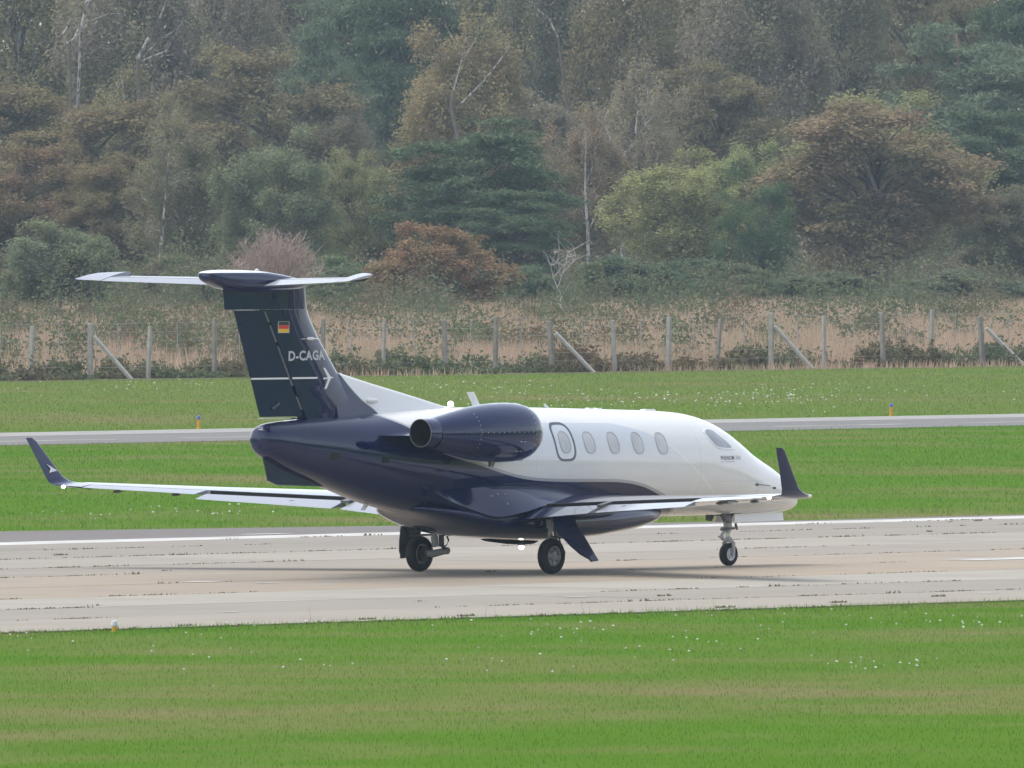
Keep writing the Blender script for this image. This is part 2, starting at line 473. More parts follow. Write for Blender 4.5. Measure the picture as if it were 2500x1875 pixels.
M['drygrass'] = foliage_mat('dry_grass', (0.17, 0.19, 0.09), 0.8, 0.3, 0.13)
M['twig'] = simple('bare_twigs', (0.40, 0.30, 0.245), 0.9, vary=0.25)
M['bark'] = simple('brown_bark', (0.15, 0.125, 0.10), 0.95, vary=0.4, scale=3)
M['pinebark'] = simple('pine_bark', (0.13, 0.085, 0.06), 0.95, vary=0.4, scale=3)
def birch_mat():
    m, nt, out = new_mat('birch_bark'); k = NT(nt)
    tc = k.n('ShaderNodeTexCoord')
    f = k.noise(k.scale(tc.outputs['Object'], 2, 2, 0.9), 2.2, 4, 0.7)
    c = k.mix(k.ramp(f, 0.42, 0.58), rgba((0.10, 0.085, 0.075)), rgba((0.46, 0.435, 0.40)))
    d = k.n('ShaderNodeBsdfDiffuse'); k.l(c, d.inputs['Color']); k.l(d.outputs[0], out.inputs['Surface']); return m
M['birch'] = birch_mat()
M['paletwig'] = simple('pale_dead_wood', (0.40, 0.365, 0.33), 0.9, vary=0.35, scale=2)
M['post'] = simple('weathered_post', (0.27, 0.245, 0.205), 0.9, vary=0.45, scale=5)
M['palepost'] = simple('pale_post', (0.38, 0.35, 0.305), 0.9, vary=0.4, scale=5)
M['newpost'] = simple('pale_strut_wood', (0.52, 0.49, 0.45), 0.9, vary=0.3, scale=5)
M['wire'] = simple('galvanised_wire', (0.36, 0.36, 0.35), 0.6, 0.2)
M['petal'] = simple('white_petals', (0.58, 0.58, 0.54), 0.8, vary=0.08)
M['stem'] = simple('dry_stems', (0.17, 0.17, 0.07), 0.9, vary=0.3)
M['weed'] = foliage_mat('joint_weeds', (0.16, 0.12, 0.07), 0.7, 0.2, 0.4)
M['lightorange'] = simple('lamp_body_amber', (0.75, 0.36, 0.02), 0.45, vary=0.12)
M['lightblue'] = simple('blue_lens', (0.03, 0.07, 0.42), 0.15, coat=1.0, vary=0.1)
M['lightwhite'] = simple('clear_lens', (0.50, 0.51, 0.52), 0.12, coat=1.0, vary=0.1)

# ------------------------------------------------------------------ ground, runway, taxiway
def sheet(name, poly, z, mat, parent=None):
    return mk(name, [(x, y, z) for x, y in poly], [tuple(range(len(poly)))], mat, parent, smooth=False)

g = sheet('ground', [(-3500, -3500), (4500, -3500), (4500, 4500), (-3500, 4500)], -0.026, M['turf'])
tag(g, kind='structure')

runway = sheet('runway', [(-900, -18.1), (900, -18.1), (900, 20.3), (-900, 20.3)], -0.016, M['joint'])
tag(runway, kind='structure')
LANES = [-18.1, -13.9, -9.6, -5.4, -0.6, 3.9, 8.0, 12.65, 16.9, 20.25]
LANE_COL = [(0.265, 0.232, 0.177), (0.249, 0.220, 0.172), (0.321, 0.297, 0.240), (0.297, 0.232, 0.152), (0.290, 0.230, 0.158), (0.261, 0.225, 0.171), (0.290, 0.259, 0.205), (0.233, 0.204, 0.158), (0.205, 0.182, 0.145)]
random.seed(3)
for li in range(9):
    y0, y1 = LANES[li] + 0.02, LANES[li + 1] - 0.02
    SL = 22.0
    V, F = box(0.010, SL - 0.010, y0, y1, -0.2, 0.0)
    src = mk('concrete_slab', V, F, M['concrete'], runway, smooth=False)
    off = random.uniform(0, SL)
    k0 = -6
    for kx in range(k0, 7):
        o = src if kx == k0 else src.copy()
        if kx != k0: link(o, runway)
        o.location = (kx * SL + off, 0, -0.0005 - random.random() * 0.003)
        v = random.uniform(0.93, 1.07); c = LANE_COL[li]
        o.color = (c[0] * v, c[1] * v, c[2] * v, 1)

def shoulder_edge(x): return float(np.clip(28.4 - 0.34 * (x - 20.0), 22.75, 28.6))
xs = np.linspace(-200, 300, 251)
rr = random.Random(5)
poly = [(x, 20.3) for x in xs] + [(x, shoulder_edge(x) + rr.uniform(-0.25, 0.25)) for x in xs[::-1]]
V = [(x, y, -0.012) for x, y in poly]; n = len(xs)
F = [(i, i + 1, 2 * n - 2 - i, 2 * n - 1 - i) for i in range(n - 1)]
sh = mk('asphalt_shoulder', V, F, M['asphalt'], None, smooth=False)
tag(sh, kind='structure')
el = sheet('edge_line', [(-300, 20.33), (400, 20.33), (400, 21.8), (-300, 21.8)], -0.006, M['line'], sh)
cl = sheet('centreline_marking', [(12.4, -1.0), (42.4, -1.0), (42.4, -0.1), (12.4, -0.1)], 0.006, M['line'], runway)
for (x, y, lx, ly) in [(-7.9, -0.45, 0.45, 0.22), (-7.9, -1.8, 0.35, 0.15), (21.4, 22.6, 0.8, 0.3), (-5.5, -14.9, 0.2, 0.2), (-12, -11.6, 0.25, 0.2), (-22.6, -13.3, 0.2, 0.12)]:
    pts = [(x + lx * math.cos(t) * rr.uniform(0.7, 1.1), y + ly * math.sin(t) * rr.uniform(0.7, 1.1)) for t in np.linspace(0, 2 * math.pi, 11)[:-1]]
    sheet('paint_patch', pts, 0.005 if y < 20 else -0.004, M['line'], runway)

tw = sheet('taxiway', [(-900, 92.6), (1200, 92.6), (1200, 105.3), (-900, 105.3)], -0.018, M['taxi'])
tag(tw, kind='structure')
sheet('pale_edge', [(-400, 101.2), (700, 101.2), (700, 105.1), (-400, 105.1)], -0.014, M['edgeconc'], tw)
for x0 in np.arange(60, 200, 8.0):
    sheet('centre_dash', [(x0 - 1.6, 96.1), (x0 + 4.0, 96.1), (x0 + 4.0, 96.4), (x0 - 1.6, 96.4)], -0.013, M['thinline'], tw)

# ------------------------------------------------------------------ grass
def blades(name, n_per_m2, d0, d1, keep, h0, h1, w, label, margin=4.0, seed=1, tall_edge=None):
    r = np.random.default_rng(seed)
    wmax = 1250 / FPX * d1 + margin
    n = int((d1 - d0) * 2 * wmax * n_per_m2)
    d = r.uniform(d0, d1, n); a = r.uniform(-1, 1, n) * wmax
    ok = np.abs(a) < 1250 / FPX * d + margin
    d, a = d[ok], a[ok]
    P = CAM[None, :2] + d[:, None] * VIEW[None, :2] + a[:, None] * RIGHT[None, :2]
    ok = keep(P[:, 0], P[:, 1]); P = P[ok]; n = len(P)
    patch = 0.5 + 0.5 * np.sin(P[:, 0] * 0.9 + 2 * np.sin(P[:, 1] * 0.37)) * np.sin(P[:, 1] * 0.71 + 1.7 * np.sin(P[:, 0] * 0.23))
    h = r.uniform(h0, h1, n) * (0.7 + 0.6 * patch)
    if tall_edge is not None: h *= tall_edge(P[:, 0], P[:, 1], r)
    t = r.uniform(0, 2 * np.pi, n); lean = r.uniform(0.1, 0.75, n) * h
    la = r.uniform(0, 2 * np.pi, n)
    ww = w * r.uniform(0.6, 1.3, n)
    base = np.column_stack([P, np.full(n, -0.026)])
    dx = np.column_stack([np.cos(t) * ww / 2, np.sin(t) * ww / 2, np.zeros(n)])
    tip = base + np.column_stack([np.cos(la) * lean, np.sin(la) * lean, h + 0.026])
    V = np.empty((n * 3, 3)); V[0::3] = base - dx; V[1::3] = base + dx; V[2::3] = tip
    F = np.arange(n * 3).reshape(-1, 3)
    o = link(bpy.data.objects.new(name, big_mesh(name, V, F, M['blade'])))
    tag(o, label, 'grass', kind='stuff')
    return o

def near_edge(x, y):
    return -18.2 + 0.12 * np.sin(x * 0.9) + 0.15 * np.sin(x * 2.7)
blades('near_grass', 42, 196, 296, lambda x, y: y < near_edge(x, y), 0.014, 0.032, 0.011, 'mown green grass in front of the runway', seed=1,
       tall_edge=lambda x, y, r: np.where(y > -20.5, 1.2 + 2.6 * r.random(len(x)) ** 4, 1.0))
blades('verge_grass', 80, 250, 300, lambda x, y: (y < -18.06 + 0.10 * np.sin(x * 1.7) + 0.06 * np.sin(x * 5.1)) & (y > -19.6), 0.03, 0.085, 0.012, 'longer grass along the near edge of the runway', seed=5)
def se(x): return np.clip(28.4 - 0.34 * (x - 20.0), 22.75, 28.6)
blades('middle_grass', 16, 318, 470, lambda x, y: (y > se(x) + 0.25 * np.sin(x * 1.3) + 0.1) & (y < 92.4 + 0.2 * np.sin(x)), 0.020, 0.048, 0.022, 'bright green grass between the runway and the taxiway', seed=2,
       tall_edge=lambda x, y, r: np.where(y < se(x) + 3.5, 1.2 + 2.6 * r.random(len(x)) ** 3, 1.0))
blades('far_grass', 11, 452, 606, lambda x, y: (y > 105.6 + 0.2 * np.sin(x * 1.1)) & (y < 172), 0.025, 0.055, 0.028, 'green and tan grass between the taxiway and the fence', seed=3)

# wild flowers in the grass: uncountable, one object
def flowers():
    r = np.random.default_rng(8); V = []; F = []
    def one(x, y, h, s):
        o = len(V)
        V.extend([(x - 0.004, y, -0.04), (x + 0.004, y, -0.04), (x, y, h)]); F.append((o, o + 1, o + 2))
        o = len(V)
        for j in range(6):
            t = j * math.pi / 3
            V.append((x + s * math.cos(t), y + s * math.sin(t), h + 0.006 + 0.3 * s * r.random()))
        V.append((x, y, h + 0.02 + s * 0.4))
        for j in range(6): F.append((o + j, o + (j + 1) % 6, o + 6))
    def patch(px, py, n, spx, spy, s0, s1, h0, h1):
        # clump around a ground point given by photograph column/row, spread in metres along/away
        d = FPX * CAMH / (py - HORIZON); c = ground_at(px, d)
        for _ in range(n):
            q = c[:2] + RIGHT[:2] * r.normal(0, spx) + VIEW[:2] * r.normal(0, spy)
            if (q[1] < -18.3) or (28.8 < q[1] < 92.2) or (105.8 < q[1] < 171):
                one(q[0], q[1], r.uniform(h0, h1), r.uniform(s0, s1))
    for px, py, n, a, b in [(700, 1520, 26, 0.5, 1.6), (1290, 1480, 8, 0.3, 1), (1250, 1560, 10, 1.2, 5), (1430, 1545, 14, 0.5, 3), (1750, 1590, 8, 1.0, 3), (1950, 1520, 14, 1.5, 4), (2110, 1635, 14, 0.35, 1.2), (2250, 1625, 4, 0.2, 1),
                            (2430, 1530, 14, 0.7, 3), (1870, 1510, 8, 1.2, 3), (400, 1610, 6, 3, 6), (150, 1570, 8, 1.5, 4), (900, 1600, 8, 2.5, 6), (1100, 1640, 10, 2, 5), (300, 1560, 8, 1.5, 3), (2000, 1580, 10, 3, 6), (1550, 1600, 5, 2, 4), (850, 1500, 10, 1.5, 1)]:
        patch(px, py, n, a, b, 0.008, 0.026, 0.03, 0.08)
    for px, py, n, a, b in [(1930, 975, 36, 0.9, 9), (2010, 970, 24, 1.0, 9), (1780, 985, 18, 1.5, 8), (1450, 985, 42, 2.5, 10), (1300, 970, 30, 2.5, 12), (1150, 960, 27, 2.0, 12), (1620, 980, 30, 2.5, 9), (2200, 965, 13, 3, 8), (2100, 955, 14, 2, 10),
                            (380, 945, 14, 1.2, 7), (60, 960, 8, 2, 9), (250, 955, 8, 2, 9), (560, 945, 7, 1.5, 8), (1000, 945, 12, 1.5, 9)]:
        patch(px, py, n, a, b, 0.012, 0.038, 0.05, 0.13)
    for px, py, n, a, b in [(400, 1265, 12, 1.0, 3), (180, 1275, 10, 1.5, 2), (560, 1258, 6, 1.0, 3), (1960, 1250, 4, 1, 3), (1080, 1250, 6, 1, 3)]:
        patch(px, py, n, a, b, 0.01, 0.03, 0.1, 0.18)
    o = mk('wild_flowers', V, F, M['petal'], smooth=False)
    tag(o, 'small white wild flowers scattered through the grass', 'flowers', kind='stuff')
flowers()

# tufts of weeds in the runway joints
def weeds():
    r = np.random.default_rng(21); V = []; F = []
    def tuft(x, y, n, ln, h):
        for _ in range(n):
            px = x + r.uniform(-ln, ln); py = y + r.normal(0, 0.02); a = r.uniform(0, 6.28); w = r.uniform(0.012, 0.03); hh = h * r.uniform(0.4, 1.2)
            o = len(V)
            V.extend([(px - w * math.cos(a), py - w * math.sin(a), -0.012), (px + w * math.cos(a), py + w * math.sin(a), -0.012), (px + r.normal(0, hh * 0.5), py + r.normal(0, hh * 0.5), hh)])
            F.append((o, o + 1, o + 2))
    dens = {16.9: 0.5, 12.65: 1.6, 8.0: 1.0, 3.9: 0.8, -0.6: 0.15, -5.4: 0.6, -9.6: 0.9, -13.9: 1.3, 20.25: 0.5, -18.1: 0.8}
    for y, dn in dens.items():
        x = -60.0
        while x < 85:
            x += r.exponential(0.42 / dn)
            if math.sin(x * 0.31 + y) + 0.8 * math.sin(x * 0.11 - y * 2) > -0.2:
                L = r.uniform(0.05, 0.45)
                tuft(x, y, int(5 + 26 * L), L, r.uniform(0.010, 0.026) if r.random() < 0.96 else 0.045)
    for _ in range(30):   # stray plants between the joints
        x, y = r.uniform(-45, 50), r.uniform(-18, 20)
        tuft(x, y, 14, r.uniform(0.05, 0.25), r.uniform(0.01, 0.04))
    for x, y in [(-24.5, -17.6), (-22, -17.5), (-15.5, -17.4), (-29, -17.8), (-12, -16.9), (-3.5, -17.2), (-10.5, -12.2), (-8, -15.8), (5.5, 14.1), (1.2, 12.8)]:
        tuft(x, y, 34, 0.20, 0.035)
    # tall dry stems by the grass edge
    for x, y in [(-27, -18.6), (-26.4, -18.8), (-23.2, -18.5), (-20.5, -18.6), (-18.9, -18.5), (-18.4, -18.9), (-17.0, -18.4), (-22.6, -18.4)]:
        for _ in range(2):
            o = len(V); q = x + r.normal(0, 0.12); h = r.uniform(0.12, 0.34); dx = r.normal(0, 0.05)
            V.extend([(q - 0.004, y, -0.02), (q + 0.004, y, -0.02), (q + dx, y, h)]); F.append((o, o + 1, o + 2))
    o = mk('joint_weeds', V, F, M['weed'], smooth=False)
    o.color = (0.13, 0.12, 0.065, 1)
    tag(o, 'brown and green weeds growing from the runway joints', 'weeds', kind='stuff')
weeds()

# ------------------------------------------------------------------ the jet
jet = empty('business_jet')
tag(jet, 'white and navy blue twin-engine business jet with T-tail on the concrete runway', 'aeroplane')

FX = [-6.0, -5.98, -5.93, -5.85, -5.75, -5.3, -4.6, -4.0, -3.0, -2.0, -1.1, 0.0, 1.4, 2.9, 4.4, 5.0, 5.29, 5.67, 6.05, 6.44, 6.82, 7.2, 7.46, 7.8, 8.05, 8.22, 8.33, 8.37]
FT = [2.42, 2.475, 2.525, 2.558, 2.582, 2.62, 2.66, 2.69, 2.73, 2.77, 2.79, 2.79, 2.765, 2.725, 2.68, 2.645, 2.61, 2.53, 2.40, 2.21, 2.00, 1.83, 1.72, 1.55, 1.42, 1.31, 1.21, 1.12]
FB = [2.20, 2.135, 2.075, 2.025, 1.98, 1.80, 1.60, 1.43, 1.17, 1.00, 0.93, 0.90, 0.89, 0.885, 0.88, 0.875, 0.875, 0.875, 0.875, 0.875, 0.875, 0.875, 0.88, 0.89, 0.91, 0.95, 1.00, 1.08]
FW = [0.08, 0.15, 0.21, 0.252, 0.285, 0.37, 0.49, 0.59, 0.72, 0.81, 0.85, 0.87, 0.87, 0.87, 0.865, 0.85, 0.84, 0.81, 0.77, 0.72, 0.66, 0.59, 0.54, 0.44, 0.34, 0.24, 0.14, 0.03]
fT, fB, fW = pchip(FX, FT), pchip(FX, FB), pchip(FX, FW)
NEXP = 2.08
def body_mid(x):
    t, b = fT(x), fB(x)
    fr = np.interp(x, [-6, -3, 0, 5, 6.5, 8.3], [0.55, 0.52, 0.50, 0.48, 0.42, 0.42])
    return b + (t - b) * fr
def body_y(x, z):
    zc = body_mid(x); h = np.where(z > zc, fT(x) - zc, zc - fB(x))
    u = np.clip(np.abs(z - zc) / np.maximum(h, 1e-4), 0, 1)
    return fW(x) * (1 - u ** NEXP) ** (1 / NEXP)
xs = np.concatenate([np.linspace(-6.0, -5.94, 10)[:-1], np.linspace(-5.94, -5.7, 6)[:-1], np.linspace(-5.7, 7.4, 110)[:-1], 7.4 + 0.97 * (1 - np.cos(np.linspace(0, math.pi / 2, 14)) ** 1.0)])
xs = np.unique(np.round(xs, 4)); NR = 72
rings = []
for x in xs:
    zc, ht, hb, hw = body_mid(x), fT(x) - body_mid(x), body_mid(x) - fB(x), fW(x)
    ring = []
    for j in range(NR):
        t = 2 * math.pi * j / NR; c, s = math.cos(t), math.sin(t)
        y = hw * math.copysign(abs(c) ** (2 / NEXP), c); z = zc + (ht if s > 0 else hb) * math.copysign(abs(s) ** (2 / NEXP), s)
        ring.append((x, y, z))
    rings.append(ring)
V, F = loft(rings)
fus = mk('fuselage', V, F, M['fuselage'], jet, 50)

def on_body(x, z, off, side=-1):
    return (x, side * float(body_y(np.float64(x), np.float64(z)) + off), z)

def body_patch(name, outline, center, off, mat, parent, rings_n=5, side=-1):
    """filled patch laid on the fuselage skin; outline is (x, z) points round the centre"""
    V = [on_body(center[0], center[1], off, side)]; n = len(outline); F = []
    for k in range(1, rings_n + 1):
        f = k / rings_n
        for (x, z) in outline: V.append(on_body(center[0] + (x - center[0]) * f, center[1] + (z - center[1]) * f, off, side))
    for j in range(n): F.append((0, 1 + j, 1 + (j + 1) % n))
    for k in range(rings_n - 1):
        for j in range(n):
            a = 1 + k * n + j; b = 1 + k * n + (j + 1) % n
            F.append((a, a + n, b + n, b))
    return mk(name, V, F, mat, parent, 60)

def body_ring(name, outline_in, outline_out, off, mat, parent, side=-1):
    n = len(outline_in); V = []
    for o in (outline_in, outline_out): V += [on_body(x, z, off, side) for x, z in o]
    V += [on_body(x, z, 0.0, side) for x, z in outline_out]
    V += [on_body(x, z, 0.0, side) for x, z in outline_in]
    F = []
    for j in range(n):
        k = (j + 1) % n
        F += [(j, k, n + k, n + j), (n + j, n + k, 2 * n + k, 2 * n + j), (3 * n + j, 3 * n + k, k, j)]
    return mk(name, V, F, mat, parent, 30)

def oval(cx, cz, hw, hh, e=2.6, n=28):
    return [(cx + hw * math.copysign(abs(math.cos(t)) ** (2 / e), math.cos(t)), cz + hh * math.copysign(abs(math.sin(t)) ** (2 / e), math.sin(t))) for t in np.linspace(0, 2 * math.pi, n + 1)[:-1]]

WZ = 2.195
for side in (-1, 1):
    for wx in (1.13, 1.79, 2.445, 3.10, 3.755):
        zc = WZ - 0.02 * (wx - 1.1)
        w = body_patch('cabin_window', oval(wx, zc, 0.135, 0.175), (wx, zc), 0.004, M['glass'], fus, side=side)
        body_ring('window_frame', oval(wx, zc, 0.133, 0.173), oval(wx, zc, 0.146, 0.187), 0.008, M['seal'], w, side=side)
# emergency exit: dark band round the aftmost starboard window
ex = body_ring('emergency_exit', oval(1.12, 2.20, 0.235, 0.29, 3.6, 40), oval(1.12, 2.20, 0.275, 0.33, 3.6, 40), 0.005, M['exitband'], fus)
ex['label'] = 'dark rounded band marking the emergency exit'
# cockpit side windows
for side in (-1, 1):
    cw = [(5.11, 2.30), (5.17, 2.345), (5.28, 2.365), (5.42, 2.33), (5.62, 2.20), (5.82, 2.055), (5.80, 2.03), (5.60, 2.035), (5.38, 2.05), (5.28, 2.08), (5.18, 2.18)]
    c0 = (5.42, 2.18)
    grow = lambda f: [(c0[0] + (x - c0[0]) * f, c0[1] + (z - c0[1]) * f) for x, z in cw]
    w = body_patch('cockpit_window', cw, c0, 0.004, M['cockpit'], fus, side=side)
    body_ring('window_frame', grow(0.98), grow(1.13), 0.008, M['white'], w, side=side)
    # windshield pane ahead of it
    fw = [(5.80, 2.46), (5.95, 2.43), (6.42, 2.20), (6.46, 2.14), (6.30, 2.17), (6.00, 2.33)]
    c1 = (6.15, 2.31)
    body_patch('windshield', [(x, min(z, float(fT(x)) - 0.03)) for x, z in fw], c1, 0.004, M['cockpit'], fus, side=side)

# lettering
def text_mesh(body, bold=0.0, spacing=1.0):
    cu = bpy.data.curves.new('lettering', 'FONT'); cu.body = body; cu.size = 1.0; cu.offset = bold; cu.resolution_u = 3; cu.space_character = spacing
    ob = bpy.data.objects.new('lettering_source', cu)
    me = bpy.data.meshes.new_from_object(ob)
    V = np.array([v.co[:] for v in me.vertices]); F = [tuple(p.vertices) for p in me.polygons]
    bpy.data.objects.remove(ob); bpy.data.meshes.remove(me); bpy.data.curves.remove(cu)
    V -= V.min(0); V[:, 0] /= V[:, 0].max(); V[:, 1] /= V[:, 1].max()
    return V, F
def lettering_on_body(name, body, x0, x1, z0, z1, mat, bold=0.0, slope=0.0):
    V, F = text_mesh(body, bold, 1.12)
    P = [on_body(x0 + u * (x1 - x0), z0 + v * (z1 - z0) + slope * u, 0.005) for u, v, _ in V]
    return mk(name, P, F, mat, fus, smooth=False)
lettering_on_body('model_lettering', 'PHENOM', 5.36, 5.79, 1.835, 1.905, M['decaldark'], 0.004)
lettering_on_body('model_number', '300', 5.84, 6.02, 1.835, 1.905, M['decalpale'], 0.0)
lettering_on_body('maker_lettering', 'BY', 5.36, 5.43, 1.795, 1.817, M['decalpale'], 0.0)
lettering_on_body('maker_lettering', 'EMBRAER', 5.49, 5.80, 1.795, 1.817, M['decalpale'], 0.0)

# probes, ports and aerials
for side in (-1, 1):
    y = float(body_y(6.55, 1.39)) * side
    V, F = join(tube([(6.45, y * 0.98, 1.40), (6.49, y * 1.06, 1.40)], 0.022, 8), tube([(6.48, y * 1.07, 1.40), (6.82, y * 1.07, 1.375)], [0.009, 0.005], 6))
    mk('pitot_probe', V, F, M['strutdark'], fus)
    mk('static_port', *box(7.06, 7.14, side * float(body_y(7.1, 1.33)) - 0.01, side * float(body_y(7.1, 1.33)) + 0.01, 1.315, 1.345), M['darkmetal'], fus)
def fin_blade(name, base, tip, th, mat, parent=None):
    """small aerial: base (x0,x1,z) to tip (x0,x1,z)"""
    r = [[(base[0], 0, base[2]), ((base[0] + base[1]) / 2, th, base[2]), (base[1], 0, base[2]), ((base[0] + base[1]) / 2, -th, base[2])],
         [(tip[0], 0, tip[2]), ((tip[0] + tip[1]) / 2, th * 0.7, tip[2]), (tip[1], 0, tip[2]), ((tip[0] + tip[1]) / 2, -th * 0.7, tip[2])]]
    V, F = loft(r); return mk(name, V, F, mat, parent or fus)
fin_blade('blade_aerial', (-0.30, -0.10, 2.77), (-0.50, -0.30, 3.05), 0.02, M['white'])
fin_blade('blade_aerial', (1.62, 1.74, 2.74), (1.56, 1.62, 2.83), 0.012, M['white'])
fin_blade('blade_aerial', (4.20, 4.34, 0.90), (3.95, 4.05, 0.70), 0.02, M['white'])
fin_blade('blade_aerial', (-3.12, -2.96, 1.30), (-3.31, -3.19, 1.10), 0.02, M['white'])
def pod(name, x0, x1, hw, z0, z1, mat):
    rings = []
    for f, s in [(0, 0.7), (0.12, 1.0), (0.88, 1.0), (1, 0.7)]:
        x = x0 + f * (x1 - x0); zt = z0 + (z1 - z0) * (1 if 0.05 < f < 0.95 else 0.5)
        rings.append([(x, hw * s, z0), (x, hw * s * 0.7, zt), (x, -hw * s * 0.7, zt), (x, -hw * s, z0)])
    return mk(name, *loft(rings), mat, fus)
pod('flat_aerial', 2.72, 2.90, 0.06, 2.70, 2.745, M['white']); pod('flat_aerial', 2.93, 3.11, 0.06, 2.70, 2.74, M['white']); pod('flat_aerial', 4.22, 4.56, 0.08, 2.65, 2.705, M['white'])

# static vents and small access panels low on the tail cone
for (x, z, w, h) in [(-4.55, 2.02, 0.20, 0.11), (-3.45, 1.95, 0.16, 0.10)]:
    body_patch('louvre_vent', [(x - w / 2, z - h / 2), (x + w / 2, z - h / 2), (x + w / 2, z + h / 2), (x - w / 2, z + h / 2)], (x, z), 0.004, M['black'], fus, 2)

# belly fairing
BX = [-2.45, -2.2, -1.8, -1.2, -0.6, 0.2, 1.0, 2.0, 2.7, 3.3, 3.8, 4.2, 4.45]
BBm = [1.11, 1.03, 0.90, 0.73, 0.62, 0.55, 0.52, 0.545, 0.60, 0.66, 0.74, 0.85, 0.92]
BTp = [1.16, 1.20, 1.20, 1.16, 1.15, 1.15, 1.15, 1.15, 1.15, 1.14, 1.10, 1.04, 0.95]
BWd = [0.20, 0.55, 0.86, 1.05, 1.12, 1.14, 1.13, 1.10, 1.02, 0.90, 0.72, 0.45, 0.15]
pb, pt, pw = pchip(BX, BBm), pchip(BX, BTp), pchip(BX, BWd)
rings = []
for x in np.linspace(-2.45, 4.45, 70):
    b, t, w = pb(x), pt(x), pw(x); zc = b + (t - b) * 0.52; ring = []
    for j in range(48):
        a = 2 * math.pi * j / 48; c, s = math.cos(a), math.sin(a); e = 2.45
        ring.append((x, w * math.copysign(abs(c) ** (2 / e), c), zc + ((t - zc) if s > 0 else (zc - b)) * math.copysign(abs(s) ** (2 / e), s)))
    rings.append(ring)
belly = mk('belly_fairing', *loft(rings), M['navy'], jet, 50)
# lower keel bulge
rings = []
for x, b, w in [(-0.25, 0.62, 0.05), (0.1, 0.52, 0.22), (0.55, 0.475, 0.30), (0.95, 0.455, 0.30), (1.2, 0.46, 0.24), (1.42, 0.54, 0.06)]:
    rings.append([(x, w * math.cos(t), 0.62 - (0.62 - b) * max(0, math.sin(t)) if math.sin(t) > 0 else 0.64) for t in np.linspace(0, 2 * math.pi, 17)[:-1]])
mk('keel_fairing', *loft(rings), M['mattdark'], belly)
# ---- wings
def yt(s, t): return 5 * t * (0.2969 * math.sqrt(max(s, 0)) - 0.126 * s - 0.3516 * s * s + 0.2843 * s**3 - 0.1036 * s**4)
def airfoil(s0, s1, n, t, camber=0.0):
    ss = [s0 + (s1 - s0) * (1 - math.cos(math.pi * i / n)) / 2 for i in range(n + 1)]
    up = [(s, yt(s, t) + camber * 4 * s * (1 - s)) for s in ss]; lo = [(s, -yt(s, t) + camber * 4 * s * (1 - s)) for s in ss]
    return up[::-1] + (lo[1:] if s0 == 0 else lo)
def section_ring(sec, sgn, s0, s1, n, camber, droop=0.0, gap=0.0):
    y, z, xl, xt, t = sec[:5]; nn = sec[5] if len(sec) > 5 else (0.0, 1.0); tw = sec[6] if len(sec) > 6 else 0.0
    ch = xl - xt; ring = []
    for s, h in airfoil(s0, s1, n, t, camber):
        dx = -s * ch; dz = h * ch + (0.5 - s) * ch * math.tan(tw)
        if droop:
            hx = -s0 * ch; rel = dx - hx - gap * 0.5
            dx = hx + rel * math.cos(droop) + (h * ch) * math.sin(droop) * 0.0 - gap * 0.3
            dz = dz + rel * math.sin(droop) - gap * 0.35
        ring.append((xl + dx, sgn * (y + nn[0] * dz), z + nn[1] * dz))
    return ring
def wing_part(name, secs, sgn, s0, s1, mat, parent, n=12, camber=0.0, droop=0.0, gap=0.0, angle=40):
    rings = [section_ring(s, sgn, s0, s1, n, camber, droop, gap) for s in secs]
    return mk(name, *loft(rings), mat, parent, angle)
WY = [0.55, 1.0, 1.3, 2.75, 5.36, 7.65]
WZc = [1.02, 1.07, 1.09, 1.175, 1.29, 1.395]
WLE = [2.75, 2.40, 2.17, 1.46, 0.18, -0.95]
WTE = [-1.05, -0.78, -0.50, -0.50, -1.20, -1.93]
WTH = [0.135, 0.13, 0.13, 0.12, 0.11, 0.10]
WTW = [0.035, 0.03, 0.028, 0.02, 0.0, -0.015]
def wsec(y):
    return (y, float(np.interp(y, WY, WZc)), float(np.interp(y, WY, WLE)), float(np.interp(y, WY, WTE)), float(np.interp(y, WY, WTH)), (0.0, 1.0), float(np.interp(y, WY, WTW)))
HINGE = 0.76
